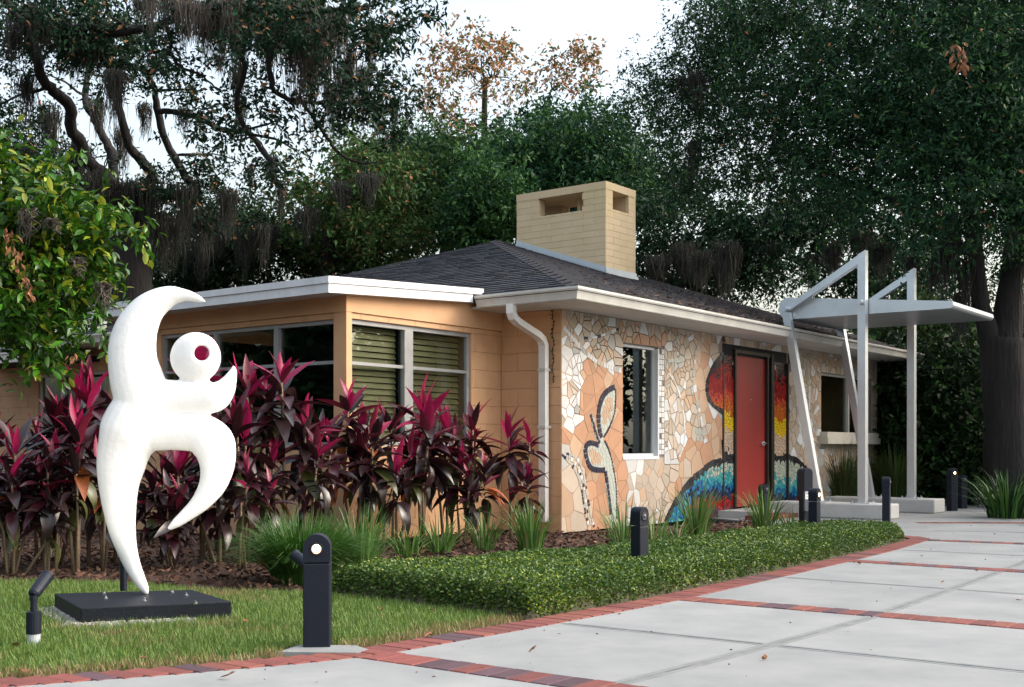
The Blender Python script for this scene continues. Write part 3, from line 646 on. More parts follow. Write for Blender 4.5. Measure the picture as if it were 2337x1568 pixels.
def split_cell(poly, gap):
    cx_ = sum(p[0] for p in poly)/len(poly); cz_ = sum(p[1] for p in poly)/len(poly); a = random.uniform(0, math.pi); nx, nz = math.cos(a), math.sin(a); c_ = nx*cx_+nz*cz_
    return [q for q in (clip(poly, nx, nz, c_-gap/2), clip(poly, -nx, -nz, -c_-gap/2)) if len(q) >= 3]
more = []
for c_ in cells:
    rg = region(c_[1], c_[2]); pr_ = dict(orange=.3, beige=.15, orange2=.35, white=.45, under=.4, peachR=.4).get(rg, .62)
    q = [c_[3]]
    if random.random() < pr_: q = split_cell(c_[3], .010)
    if rg == 'def' and len(q) == 2 and random.random() < .35: q = [q[0]]+split_cell(q[1], .010)
    more += [(c_[0], sum(p[0] for p in r_)/len(r_), sum(p[1] for p in r_)/len(r_), r_) for r_ in q]
cells = more
cells.sort(key=lambda c_: c_[1])
def fw(x, z, h): return H(x, -h, z)
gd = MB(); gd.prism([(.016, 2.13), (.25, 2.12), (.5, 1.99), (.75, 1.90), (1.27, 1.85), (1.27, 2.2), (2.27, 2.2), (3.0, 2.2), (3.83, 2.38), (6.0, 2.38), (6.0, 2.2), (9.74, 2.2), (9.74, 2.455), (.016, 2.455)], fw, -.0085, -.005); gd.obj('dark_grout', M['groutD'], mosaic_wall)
for k_, mm_ in (('orange', (.37, .215, .135)), ('orange2', (.37, .225, .145)), ('peachR', (.34, .235, .165)), ('beige', (.38, .29, .22)), ('under', (.40, .33, .27))):
    gd = MB(); gd.prism(F_[k_], lambda a, b_, h: fw(a, max(b_, .0), h), -.0085, .0028+.0001*len(k_)); gd.obj('pale_grout', mat('grout_'+k_, mm_, .9, var=.2, vscale=9), mosaic_wall)
restT = MB(); tkeys = list(T)
for i, (k, x, z, poly) in enumerate(cells):
    rg = region(x, z); nm = random.choices([a for a, _ in PAL[rg]], [w for _, w in PAL[rg]])[0]; h = .0055+random.uniform(-.001, .001)
    cx_ = sum(p[0] for p in poly)/len(poly); cz_ = sum(p[1] for p in poly)/len(poly); tx, tz = random.gauss(0, .006), random.gauss(0, .006)
    f = lambda a, b_, h_, cx_=cx_, cz_=cz_, tx=tx, tz=tz: fw(a, b_, h_+(0 if h_ < 0 else (a-cx_)*tx+(b_-cz_)*tz))
    if i < 298:
        mb = MB(); mb.prism(poly, f, -.006, h); link('tile', mb.mesh('tile', T[nm]), mosaic_wall)
    else: restT.prism(poly, f, -.006, h, tkeys.index(nm))
kind(restT.obj('far_tiles', [T[k] for k in tkeys], mosaic_wall), 'stuff')
# lines of little tiles: white curve, mirror column, speckled stem, swirl edge
def run(mb, line, w, ln, mis, h=.010, jit=.15, gap=.006):
    pts_ = [Vector(p) for p in line]
    for _ in range(2):
        q = [pts_[0]]
        for a, b in zip(pts_, pts_[1:]): q += [a*.75+b*.25, a*.25+b*.75]
        pts_ = q+[pts_[-1]]
    D_ = dens([tuple(p) for p in pts_], .01); acc = 0; cur = [D_[0]]; L_ = ln*random.uniform(1-jit, 1+jit)
    for a, b in zip(D_, D_[1:]):
        acc += (b-a).length; cur.append(b)
        if acc >= L_:
            p0, p1 = cur[0], cur[-1]; d_ = (p1-p0).normalized(); n__ = Vector((-d_.y, d_.x)); ww_ = w*random.uniform(1-jit, 1+jit)/2; e = gap/2
            qd = [p0+d_*e-n__*ww_, p1-d_*e-n__*ww_, p1-d_*e+n__*ww_, p0+d_*e+n__*ww_]
            mb.prism([tuple(v_) for v_ in qd], fw, .0, h+random.uniform(-.001, .001), random.choice(mis) if isinstance(mis, (list, tuple)) else mis); acc = 0; cur = [b]; L_ = ln*random.uniform(1-jit, 1+jit)
tl = MB()  # materials: 0 white 1 mirror 2 navy 3 sage 4 cream 5 grey
run(tl, [(.03,2.26),(.24,2.14),(.49,2.0),(.74,1.91),(1.0,1.87),(1.27,1.84)], .055, .05, [0, 0, 0, 4, 5])
for off in (-.05, 0, .05): run(tl, [(.03+off*.5,.86),(.21+off*.3,.81+off),(.33+off,.71+off),(.43+off,.54),(.47+off,.35),(.53+off,.17),(.6+off,.03)], .035, .035, [2, 2, 0, 3, 5, 5, 4], jit=.4)
run(tl, [(2.38,1.88),(2.64,1.67),(2.77,1.34),(2.8,1.0),(2.62,.80)], .035, .055, [0, 0, 4, 1])
run(tl, [(3.37,2.44),(3.13,2.27),(3.01,1.92),(3.07,1.63),(3.25,1.29),(3.35,1.0)], .07, .075, [4, 0, 4, 5, 1, 3], jit=.4)
run(tl, [(.30,2.17),(.62,2.18),(1.0,2.28),(1.25,2.36)], .03, .09, [1, 5, 2, 1], jit=.5)
run(tl, [(2.35,2.03),(2.7,2.06)], .05, .12, [1, 3, 0], jit=.4)
run(tl, [(6.2,2.2),(6.35,1.8),(6.3,1.4),(6.6,1.1)], .06, .1, [4, 0, 5, 1], jit=.4); run(tl, [(6.7,2.3),(6.8,1.8),(6.75,1.2)], .06, .12, [1, 4, 5, 0], jit=.5)
for z_ in np.arange(.85, 2.15, .066):      # mirror strip beside the window
    x_ = 2.127
    for w_ in ((.062, .066) if random.random() < .6 else (.04, .045, .04)):
        if random.random() < .93: tl.prism([(x_+.004, z_+.004), (x_+w_-.004, z_+.004), (x_+w_-.004, z_+.06), (x_+.004, z_+.06)], fw, .0, .009, random.choice([1, 1, 0, 0, 5]))
        x_ += w_
for a in ((3.08,1.12),(3.16,1.12),(3.24,1.1),(3.1,1.03),(3.2,1.02)): tl.prism([(a[0], a[1]), (a[0]+.07, a[1]), (a[0]+.07, a[1]+.07), (a[0], a[1]+.07)], fw, 0, .009, 3)
kind(tl.obj('accent_tiles', [T['white'], T['mirror'], T['navy'], T['sage'], T['cream'], T['grey']], mosaic_wall), 'stuff')
# leaf motif
L1 = [(.76,1.11),(.73,1.26),(.77,1.46),(.9,1.59),(1.1,1.66),(1.11,1.49),(1.09,1.34),(.97,1.18),(.84,1.04)]
L2 = [(.76,.96),(.58,1.0),(.47,.97),(.46,.92),(.49,.81),(.55,.72),(.68,.67),(.87,.68),(.84,.8)]
ST = [(.76,1.09),(.82,1.04),(.97,.91),(1.05,.74),(1.1,.56),(1.14,.38),(1.12,.04),(1.0,.04),(.97,.2),(.92,.38),(.89,.65),(.81,.77),(.74,.95)]
BU = [(.57,1.33),(.62,1.31),(.7,1.12),(.8,1.03),(.78,.96),(.7,1.02),(.62,1.17)]
L1i = [(.97,1.52),(1.05,1.54),(1.04,1.41),(.99,1.29),(.87,1.22),(.80,1.28),(.83,1.41)]; L2i = [(.54,.9),(.66,.92),(.77,.83),(.81,.77),(.68,.74),(.57,.80)]
lm = MB()
for pl_, h in ((L1, .0082), (L2, .0078), (ST, .0086), (BU, .0074)): lm.prism(pl_, fw, .0, h)
motif = lm.obj('leaf_motif', mat('pale_grout', (.36, .36, .33), .9), mosaic_wall)
mt = MB()
acm = lambda x, z: any(pin(q, x, z) for q in (L1, L2, ST, BU))
mp_ = darts((.4, 1.2, 0, 1.7), lambda x, z: .032 if (pin(L1i, x, z) or pin(L2i, x, z)) else .046, 9000, lambda x, z: True)
for (k, x, z, poly) in voronoi(mp_, (.4, 1.2, .0, 1.7), .006):
    if acm(x, z): mt.prism(poly, fw, .004, .0115, 1 if (pin(L1i, x, z) or pin(L2i, x, z)) else 0)
run(mt, [(.80,1.05),(.74,1.2),(.74,1.38),(.82,1.53),(.95,1.61),(1.10,1.65)], .07, .05, 2, .014, .1); run(mt, [(1.105,1.63),(1.11,1.49),(1.085,1.33),(.97,1.17),(.84,1.05)], .028, .03, 2, .014)
run(mt, [(.74,.965),(.58,1.0),(.47,.97),(.465,.9),(.5,.8),(.56,.71),(.68,.68),(.88,.68)], .062, .052, 2, .014, .1)
run(mt, [(.89,.67),(.93,.51),(.97,.35),(1.02,.1)], .05, .07, 2, .014); run(mt, [(.87,1.02),(.97,.9),(1.04,.75),(1.09,.61),(1.13,.42),(1.13,.1)], .024, .034, 2, .014)
run(mt, [(.575,1.32),(.65,1.17),(.71,1.06),(.77,.98)], .035, .045, 2, .014)
kind(mt.obj('motif_tiles', [T['sage'], T['peach'], T['navy']], mosaic_wall), 'stuff')
# sunburst, side panels and dome of fine tesserae
bk = MB(); bk.prism(sun_poly, fw, .0, .0088); bk.obj('black_backing', M['black'], mosaic_wall); bk = MB(); bk.prism([q for q in dome_c if q[0] < 3.6]+[(3.838, .78), (3.838, 0)], fw, .0, .0084); bk.obj('black_backing', M['black'], mosaic_wall); bk = MB(); bk.prism([(5.988, 0), (5.988, .80)]+[q for q in dome_c if q[0] > 6.1], fw, .0, .0084); bk.obj('black_backing', M['black'], mosaic_wall)
keys = list(TF)
def zcol(z, x):
    z += random.gauss(0, .035)+(.05*math.sin(x*9))
    if z > 2.08: return 'black' if random.random() < .7 else ('maroon' if random.random() < .8 else 'pink')
    if z > 1.93: return 'maroon' if random.random() < .7 else 'red'
    if z > 1.68: return 'red'
    if z > 1.58: return 'coral'
    if z > 1.38: return 'orange'
    if z > 1.16: return 'yellow'
    if z > .83: return 'pink'
    return 'slate'
def dcol(z, x):
    sw = .06*math.sin((x-2.3)*1.3); z2 = z+random.gauss(0, .03)-sw-(.0 if x < 5 else -.03)
    top = np.interp(x, [p[0] for p in dome], [p[1] for p in dome])
    if z > top-.065: return 'slate'
    if z2 > .60: return 'pale'
    if z2 > .50: return 'teal' if random.random() < .5 else 'pale'
    if z2 > .40: return 'teal'
    if z2 > .31: return 'blue'
    if z2 > .23: return 'navy'
    if x < 2.95 and z < .40: return 'blue' if random.random() < .6 else 'teal'
    if z2 > .19: return 'slate'
    if z2 > .085: return 'red'
    return 'purple'
fn = MB()
for (bd, acc, colf, r_, base, hh) in (
    ((3.3, 3.84, 1.4, 2.25), lambda x, z: pin(sun_poly, x, z), zcol, .036, .0, .013),
    ((3.876, 4.203, .82, 2.2), lambda x, z: True, zcol, .036, -.02, -.012),
    ((5.443, 5.952, .82, 2.2), lambda x, z: True, zcol, .038, -.02, -.012),
    ((2.25, 3.838, .0, .85), lambda x, z: pin(dome_c, x, z), dcol, .042, .0, .013),
    ((3.876, 4.203, .10, .80), lambda x, z: True, dcol, .040, -.02, -.012),
    ((5.443, 5.952, .10, .80), lambda x, z: True, dcol, .040, -.02, -.012),
    ((5.988, 7.1, .0, .85), lambda x, z: pin(dome_c, x, z), dcol, .046, .0, .013)):
    pts = darts(bd, lambda x, z: r_*random.uniform(.75, 1.3), int((bd[1]-bd[0])*(bd[3]-bd[2])/(r_*r_)*7), lambda x, z: True)
    for (k, x, z, poly) in voronoi(pts, bd, .009):
        if acc(x, z): fn.prism(poly, fw, base, hh+random.uniform(-.0015, .0015), keys.index(colf(z, x)))
kind(fn.obj('tesserae', [TF[k] for k in keys], mosaic_wall), 'stuff')
so_ = MB(); run(so_, sun_poly, .07, .06, [0, 1], .016, .3); run(so_, [q for q in dome if q[0] < 3.6]+[(3.835, .785)], .07, .06, [0, 1], .016, .3); run(so_, [(5.99, .80)]+[q for q in dome if q[0] > 6.1], .07, .06, [0, 1], .016, .3); kind(so_.obj('dark_outline_tiles', [TF['black'], TF['slate']], mosaic_wall), 'stuff')
# ------------------------------------------------------------------ chimney
cu0, cu1, cv0, cv1, cz0, cz1 = 4.40, 5.27, 2.22, 3.90, 3.45, 4.82
OPL = (2.65, 3.47, 4.57, 4.84); OPR = (4.60, 5.06, 4.57, 4.84)
ch = MB(); e = .014
ch.hbox(cu0+e, cu1-e, cv0+e, cv1-e, cz0, 4.55)
for (a0, a1, b0, b1) in ((cu0+e, 4.585, cv0+e, 2.64), (5.07, cu1-e, cv0+e, 2.64), (cu0+e, 4.585, 3.48, cv1-e), (5.07, cu1-e, 3.48, cv1-e)): ch.hbox(a0, a1, b0, b1, 4.55, 4.85)
ch.hbox(4.72, 4.95, 2.9, 2.95, 4.55, 4.85)
chim = ch.obj('chimney', M['mortarC'], house)
cap = MB(); cap.hbox(cu0-.002, cu1+.002, cv0-.002, cv1+.002, 4.852, 4.965); cap.obj('chimney_cap', M['chim'], chim)
for ff, a0, a1, face, out, op in (('u', cv0+.001, cv1, cu0, -1, OPL), ('v', cu0+.014, cu1-.014, cv0, -1, OPR), ('u', cv0+.001, cv1, cu1, 1, OPL), ('v', cu0+.014, cu1-.014, cv1, 1, OPR)):
    zz = 3.45 if out < 0 else 3.60
    blocks(chim, ff, a0, a1, zz, 4.85, face, out, [op], M['chim'], ln=.40, ht=.0985, stag0=(0 if ff == 'u' else 1), depth=.06 if op else .014, gap=.0012)
fs_ = MB()
def rzf(v): return ROOF0+SLP*(v-EO)
for (h0, h1, o) in ((.015, .105, .012), (.012, .05, .03)):
    fs_.hexa([H(cu0-o, cv0-o, rzf(cv0)+h0), H(cu0-.002, cv0-o, rzf(cv0)+h0), H(cu0-.002, cv1, rzf(cv1)+h0), H(cu0-o, cv1, rzf(cv1)+h0), H(cu0-o, cv0-o, rzf(cv0)+h1), H(cu0-.002, cv0-o, rzf(cv0)+h1), H(cu0-.002, cv1, rzf(cv1)+h1), H(cu0-o, cv1, rzf(cv1)+h1)])
    fs_.hbox(cu0-.001, cu1+o, cv0-o, cv0-.001, rzf(cv0)+h0-.01, rzf(cv0)+h1)
fs_.obj('flashing', M['flash'], chim)
# ------------------------------------------------------------------ statue on its slab
sc = Vector((-2.10, 6.69, 0))
slab = thing('display_slab', 'low black painted slab with steel bolts lying on the lawn under the white sculpture', 'plinth', sc)
b = MB(); b.prism(slab_c, lambda x, y, h: (x, y, h), -.02, .085); sb = b.obj('slab', M['slab'], slab)
bv = sb.modifiers.new('bevel', 'BEVEL'); bv.width = .006; bv.segments = 2
for (x, y) in ((237, 1355), (241, 1366), (393, 1352), (425, 1359), (330, 1372), (447, 1378)):
    p = gnd(x, y, .085); b = MB(); b.lathe([(.012, 0), (.012, .008), (.006, .009), (.006, .02)], 8, Matrix.Translation(p-Vector((0, 0, .001)))); b.obj('bolt', M['bolt'], slab)
p = gnd(282, 1347, .085); b = MB(); b.tube([p-Vector((0, 0, .002)), Vector((p.x, p.y, at(282, 1268, p.y).z))], .021, 12); b.tube([Vector((p.x, p.y, at(282, 1275, p.y).z)), Vector((p.x+.06, p.y, at(282, 1282, p.y).z))], .012, 8); b.obj('support_post', M['ink'], slab, smooth=False)
# pale gravel round the slab
pp = []
for a, c in ((slab_c[3], slab_c[0]), (slab_c[0], slab_c[1])):
    a = np.array(a); c = np.array(c); d = c-a; nn = np.array([d[1], -d[0]])/np.linalg.norm(d); t = RNG.uniform(-.03, .75 if c[0] > -2 else 1.05, 420)
    pp.append(a+d*t[:, None]+nn*(RNG.random((420, 1))**1.5*.09+.005))
pp = np.concatenate(pp); gb = MB()
for x, y in pp:
    r_ = random.uniform(.006, .014); gb.hexa([(x-r_, y-r_, -.012), (x+r_, y-r_*.7, -.012), (x+r_*.8, y+r_, -.012), (x-r_, y+r_*.8, -.012), (x-r_*.5, y-r_*.6, r_*.8), (x+r_*.6, y-r_*.4, r_*.7), (x+r_*.4, y+r_*.5, r_*.8), (x-r_*.5, y+r_*.5, r_*.6)])
kind(gb.obj('gravel', M['gravel']), 'stuff')
SY = 6.86
def spt(x, y, dy=0): return at(x, y, SY+dy)
def smooth_chain(ch_, k=5):
    a = np.array(ch_, float); n = len(a); out = []
    for i in range(n-1):
        p0, p1, p2, p3 = a[max(i-1, 0)], a[i], a[i+1], a[min(i+2, n-1)]
        for j in range(k):
            t = j/k; out.append(.5*((2*p1)+(-p0+p2)*t+(2*p0-5*p1+4*p2-p3)*t*t+(-p0+3*p1-3*p2+p3)*t**3))
    out.append(a[-1]); return out
px = SY/FPX
stt = MB()
chains = [
 [(466,688,4),(455,683,8),(440,678,11.5),(420,674,15),(385,677,25),(343,702,36),(315,742,46),(303,785,52),(303,825,55),(312,865,60),(322,900,62),(325,935,61)],
 [(305,930,48),(345,915,52),(400,907,40),(455,905,37),(490,905,36),(512,888,26),(525,866,16),(532,848,9.5),(533,838,5)],
 [(325,925,61),(312,955,68),(297,990,69),(284,1025,59),(275,1068,53),(271,1110,44.5),(273,1160,37),(279,1210,30),(290,1255,23),(303,1292,18.5),(318,1323,14.5),(329,1342,11),(334,1351,7)],
 [(320,975,60),(365,982,47),(410,985,43),(455,989,46),(484,1010,50),(494,1040,44),(494,1075,37),(482,1112,30),(457,1147,22),(427,1174,16),(402,1194,11.5),(387,1205,6)],
]
for chn in chains:
    sm = smooth_chain(chn); stt.tube([spt(x, y) for x, y, r in sm], [max(r, 2)*px for x, y, r in sm], 20)
    for x, y, r in (chn[0], chn[-1]):
        c_ = spt(x, y); rr = r*px; stt.lathe([(rr*math.sin(t), -rr*math.cos(t)) for t in np.linspace(.05, math.pi-.05, 9)], 14, Matrix.Translation(c_))
hx, hy, hr = 446, 816, 58.5; ox, oy, orr = 460, 806, 17.5
nt_, na_ = 10, 48; fr_, bk_ = [], []
for i in range(nt_+1):
    t = i/nt_; t = 1-(1-t)**1.6
    for j in range(na_):
        a = 2*math.pi*j/na_; x = (ox+orr*math.cos(a))*(1-t)+(hx+hr*math.cos(a))*t; y = (oy+orr*math.sin(a))*(1-t)+(hy+hr*math.sin(a))*t
        dd_ = math.sqrt(max(0, hr*hr-(x-hx)**2-(y-hy)**2))*.72*px; fr_.append(spt(x, y, -dd_-.0005)); bk_.append(spt(x, y, dd_+.0005))
nf = len(fr_); fs = []
for i in range(nt_):
    for j in range(na_):
        a, b_, c_, d_ = i*na_+j, i*na_+(j+1) % na_, (i+1)*na_+(j+1) % na_, (i+1)*na_+j
        fs += [(a, b_, c_, d_), (nf+d_, nf+c_, nf+b_, nf+a)]
for j in range(na_):
    j2 = (j+1) % na_; fs += [(j2, j, nf+j, nf+j2), (nt_*na_+j, nt_*na_+j2, nf+nt_*na_+j2, nf+nt_*na_+j)]
stt.add(fr_+bk_, fs)
stt.v = [(v[0]*(SY+(v[1]-SY)*.78)/v[1], SY+(v[1]-SY)*.78, EYE+(v[2]-EYE)*(SY+(v[1]-SY)*.78)/v[1]) for v in stt.v]
statue = stt.obj('sculpture', M['statue'], None, smooth=True)
tag(statue, 'white abstract curved sculpture with a holed disc head standing on one foot', 'sculpture')
rm = statue.modifiers.new('remesh', 'REMESH'); rm.mode = 'VOXEL'; rm.voxel_size = .0085; rm.use_smooth_shade = True
sm_ = statue.modifiers.new('smooth', 'SMOOTH'); sm_.factor = .5; sm_.iterations = 8
# ------------------------------------------------------------------ canopy over the entrance path
canopy = thing('entrance_canopy', 'brushed aluminium entrance canopy on slanted legs and tall posts before the red door', 'canopy', H(5.6, -1.3, 0))
pin_mat = M['alum']
for fi, uc in enumerate((4.645, 6.60)):
    pl_ = MB(); pl_.hbox(uc-.245, uc+.245, -2.06, -.42, 0, .2); o = pl_.obj('plinth', M['plinth'], canopy); bv = o.modifiers.new('bevel', 'BEVEL'); bv.width = .02; bv.segments = 2
    s_ = .052
    po = MB(); po.hbox(uc-s_, uc+s_, -1.655-s_, -1.655+s_, .2, 3.5)
    po.obj('post', M['alum'], canopy)
    def beam(p, q, w_, name):
        mb = MB(); P_ = Vector(p); Q_ = Vector(q); d_ = (Q_-P_).normalized(); n1 = HU; n2 = d_.cross(n1).normalized(); vs = []
        for c_ in (P_, Q_):
            for a, b_ in ((-1, -1), (1, -1), (1, 1), (-1, 1)): vs.append(c_+n1*a*w_+n2*b_*w_)
        mb.hexa(vs); return mb.obj(name, M['alum'], canopy)
    beam(H(uc-.0015, -.581, 2.80), H(uc-.0015, -1.05, .2), .050, 'leg')
    st_ = MB()   # strut with mitred top
    st_.prism([(-.55, 2.78), (-.625, 2.905), (-1.603, 3.49), (-1.603, 3.375)], lambda v, z, h: H(uc+h, v, z), -.0505, .0505)
    st_.prism([(-1.603, 3.502), (-1.603, 3.49), (-1.707, 3.5525), (-1.707, 3.502)], lambda v, z, h: H(uc+h, v, z), -.0515, .0515)
    st_.obj('strut', M['alum'], canopy)
    for v_, z_ in ((-.60, 2.85), (-1.655, 2.866)):
        b = MB(); b.tube([H(uc-.13, v_, z_), H(uc+.14 if fi == 0 else uc+.10, v_, z_)], .032, 14); b.obj('pin', M['alum'], canopy)
    for v_ in (-1.06, -1.655):
        b = MB(); b.hbox(uc-.135, uc+.135, v_-.135, v_+.135, .2, .212); bp_ = b.obj('base_plate', M['alum'], canopy)
        for a in (-.105, .105):
            for c_ in (-.105, .105):
                bb = MB(); bb.lathe([(.016, 0), (.016, .014), (.009, .015), (.009, .03)], 6, Matrix.Translation(H(uc+a, v_+c_, .211))); bb.obj('bolt', M['bolt'], bp_)
wp = []
cA, rA, cB, rB = (-.585, 2.87), .150, (-2.745, 2.765), .048
for k in range(13): a = math.pi/2-math.pi*k/12; wp.append((cA[0]+rA*math.sin(math.pi/2+a-math.pi/2+0)*0+rA*math.cos(a), cA[1]+rA*math.sin(a)))
for k in range(9): a = -math.pi/2-math.pi*k/8; wp.append((cB[0]+rB*math.cos(a), cB[1]+rB*math.sin(a)))
b = MB(); b.prism(wp, lambda v, z, h: H(h, v, z), 4.72, 6.54); b.obj('wing', M['alum'], canopy)
b = MB(); b.tube([H(4.70, -2.76, 2.765), H(6.56, -2.76, 2.765)], .052, 14); b.obj('edge_tube', M['alum'], canopy)
b = MB(); b.tube([H(4.71, cA[0], cA[1]), H(6.55, cA[0], cA[1])], .153, 24); b.obj('pivot_drum', M['alum'], canopy)
# ------------------------------------------------------------------ bollards
def bollard(name, label, loc, rz, w=.06, d=.055, h=.53, lit=True, white=False, pad=False):
    t = thing(name, label, 'bollard', loc, 'black bollard lights', rz)
    b = MB(); b.box(-w, w, -d, d, -.04, h-.135); body = b.obj('body', M['ink'], t, local=True)
    bv = body.modifiers.new('bevel', 'BEVEL'); bv.width = .006; bv.segments = 2
    pr_ = [(-w, h-.13), (w, h-.13)]+[(w*math.cos(a), h-w+w*math.sin(a)) for a in np.linspace(0, math.pi, 13)]
    b = MB(); b.prism(pr_, lambda x, z, y: (x, y, z), -d, d); hd_ = b.obj('head', M['ink'], t, local=True)
    b = MB(); b.lathe([(.032, -.002), (.032, .004), (.023, .006), (.023, -.001)], 20, Matrix.Translation((0, -d, h-.068)) @ Matrix.Rotation(R(90), 4, 'X')); b.obj('lens_ring', M['ink'], hd_, local=True)
    b = MB(); b.lathe([(.0225, .0), (.0225, .003)], 20, Matrix.Translation((0, -d, h-.068)) @ Matrix.Rotation(R(90), 4, 'X')); b.obj('lens_rim', M['rim'] if lit else M['lensOff'], hd_, local=True); b = MB(); b.lathe([(.0165, .001), (.015, .006), (.009, .010), (.003, .012)], 20, Matrix.Translation((0, -d, h-.064)) @ Matrix.Rotation(R(90), 4, 'X')); b.obj('lens', M['lensW'] if white else (M['lens'] if lit else M['lensOff']), hd_, smooth=True, local=True)
    return t
p = gnd(720, 1480)
bollard('bollard_light', 'nearest black bollard light with its lens shining towards the camera beside the brick border', (p.x, p.y+.055, 0), R(4), .0625, .055, .53, True, True)
b = MB(); b.prism([(-1.06, 5.37), (-.70, 5.35), (-.66, 5.44), (-.74, 5.56), (-1.0, 5.56)], lambda x, y, h: (x, y, h), -.03, .006); pd = b.obj('concrete_pad', M['concrete']); tag(pd, 'small pale concrete pad under the nearest bollard light', 'pad')
p = at(1459, 1200, 8.3); bollard('bollard_light', 'unlit black bollard standing in the hedge in front of the leaf mosaic', (p.x, p.y, 0), R(42), .045, .045, .52, False)
p = at(1858, 1200, 12.0); bollard('bollard_light', 'black bollard with a small glowing lens in the hedge before the slanted canopy leg', (p.x, p.y, 0), R(52), .047, .047, .525, True)
p = at(2022, 1150, 13.7); bollard('bollard_light', 'black bollard at the far tip of the hedge in front of the near plinth', (p.x, p.y, 0), R(62), .042, .042, .60, False)
p = at(2172, 1100, 17.6); bollard('bollard_light', 'far black bollard with glowing lens by the dark shrubs right of the canopy', (p.x, p.y, 0), R(20), .06, .055, .63, True)
p = at(2195, 1130, 18.3); bollard('bollard_light', 'farthest dark unlit bollard between the shrubs and the big tree trunk', (p.x, p.y, 0), R(20), .055, .055, .52, False)
p = at(1743, 1150, 15.2); bollard('bollard_light', 'round-topped black bollard standing in front of the red door', (p.x, p.y, 0), R(30), .055, .05, .47, False)
p = at(1836, 1150, 13.1)
t = thing('service_pedestal', 'tall round-topped black post with a grey box and white sticker behind a lit bollard', 'post', (p.x, p.y, 0), rz=R(28))
b = MB(); b.box(-.045, .045, -.045, .045, -.03, .36); b.obj('body', M['ink'], t, local=True)
b = MB(); b.prism([(-.06, .36), (.06, .36)]+[(.06*math.cos(a)*(1 if abs(math.cos(a)) < .8 else 1), .66+.05*math.sin(a)) for a in np.linspace(0, math.pi, 11)], lambda x, z, y: (x, y, z), -.06, .06); b.obj('head', M['ink'], t, local=True)
b = MB(); b.box(-.075, .0, -.085, -.062, .24, .46); bx_ = b.obj('switch_box', M['boxg'], t, local=True)
b = MB(); b.box(-.071, -.018, -.0875, -.085, .37, .452); lb_ = b.obj('sticker', M['label'], bx_, local=True)
b = MB(); b.box(-.060, -.052, -.0885, -.0875, .425, .443); b.box(-.040, -.028, -.0885, -.0875, .425, .443); b.box(-.055, -.035, -.0885, -.0875, .395, .400); b.obj('sticker_print', M['ink'], bx_, local=True)
# ------------------------------------------------------------------ spotlights on the sculpture
def spot_fixture(label, loc, target, h0, pw, col, size, pipe=True):
    t = thing('spotlight', label, 'spotlight', loc, 'spotlights aimed at the sculpture')
    L_ = Vector(loc)
    if pipe:
        b = MB(); b.lathe([(.030, -.03), (.030, .047)], 16); b.obj('conduit', M['pvc'], t, local=True)
    b = MB(); b.lathe([(.034, .047), (.035, .05), (.035, h0-.085), (.031, h0-.083), (.016, h0-.08), (.016, h0-.03), (.02, h0-.03), (.02, h0-.005)], 18); b.obj('canister', M['ink'], t, local=True)
    piv = L_+Vector((0, 0, h0)); d_ = (Vector(target)-piv).normalized(); q = d_.to_track_quat('Z', 'Y').to_matrix().to_4x4()
    b = MB(); b.lathe([(.018, -.012), (.027, .0), (.030, .03), (.030, .135), (.032, .14), (.032, .150), (.027, .151), (.027, .12)], 18, Matrix.Translation((0, 0, h0)) @ q); bar = b.obj('barrel', M['ink'], t, local=True)
    b = MB(); b.lathe([(.026, .118), (.026, .121)], 16, Matrix.Translation((0, 0, h0)) @ q); b.obj('lens', M['lens'], bar, local=True)
    ld = bpy.data.lights.new('lamp', 'SPOT'); ld.energy = pw; ld.color = col; ld.spot_size = size; ld.spot_blend = .55; ld.shadow_soft_size = .03
    lo = bpy.data.objects.new('lamp', ld); COL.objects.link(lo); lo.parent = t; lo.location = Vector((0, 0, h0))+d_*.165; lo.rotation_euler = (-d_).to_track_quat('Z', 'Y').to_euler()
    return t
p = gnd(77, 1468)
spot_fixture('black tilted spotlight on a grey conduit in the lawn left of the sculpture slab', (p.x, p.y, 0), (-2.13, 6.85, .95), .235, 8, (1, .90, .78), R(66))
spot_fixture('black spotlight half hidden behind the nearest bollard', (-1.035, 6.15, 0), (-2.05, 6.85, .95), .30, 6.5, (1, .95, .90), R(66), False)
# ------------------------------------------------------------------ hedge
hedge_poly = [(-1.18, 7.58), (-.5, 7.02), (.10, 6.47)]+[tuple(Bs(s)-Ds(s)*.22) for s in np.linspace(s_of((.45, 6.55)), s_of((4.1, 11.8)), 40)]+[(4.02, 12.15), (3.85, 12.5), (3.5, 12.75), (2.9, 12.4), (2.35, 11.55), (1.5, 10.4), (.55, 9.25), (-.3, 8.5), (-.95, 8.05)]
def hz(x, y):
    d = edge_dist(hedge_poly, x, y); H0 = np.interp(y, [6.4, 8, 12.5], [.185, .17, .16])+.018*wob(x*3, y*3); t = np.clip(d/.13, 0, 1)
    return H0*np.sqrt(np.clip(1-(1-t)**2, 0, 1))
xs = np.arange(-1.4, 4.4, .06); ys = np.arange(6.3, 12.9, .06); X, Y = np.meshgrid(xs, ys, indexing='ij'); ins = inpoly(hedge_poly, X, Y); Z = np.where(ins, hz(X, Y)*.84, -.04)-.01
idx = -np.ones(X.shape, int); mb = MB(); vs = []
for i in range(len(xs)):
    for j in range(len(ys)): idx[i, j] = len(vs); vs.append((X[i, j], Y[i, j], Z[i, j]))
fs = [(idx[i, j], idx[i+1, j], idx[i+1, j+1], idx[i, j+1]) for i in range(len(xs)-1) for j in range(len(ys)-1) if ins[i, j] or ins[i+1, j] or ins[i, j+1] or ins[i+1, j+1]]
mb.add(vs, fs)
hedge = thing('hedge', 'low clipped green hedge filling the bed along the brick border', 'hedge', (1, 9, 0))
mb.obj('twig_mass', M['twig'], hedge, smooth=True)
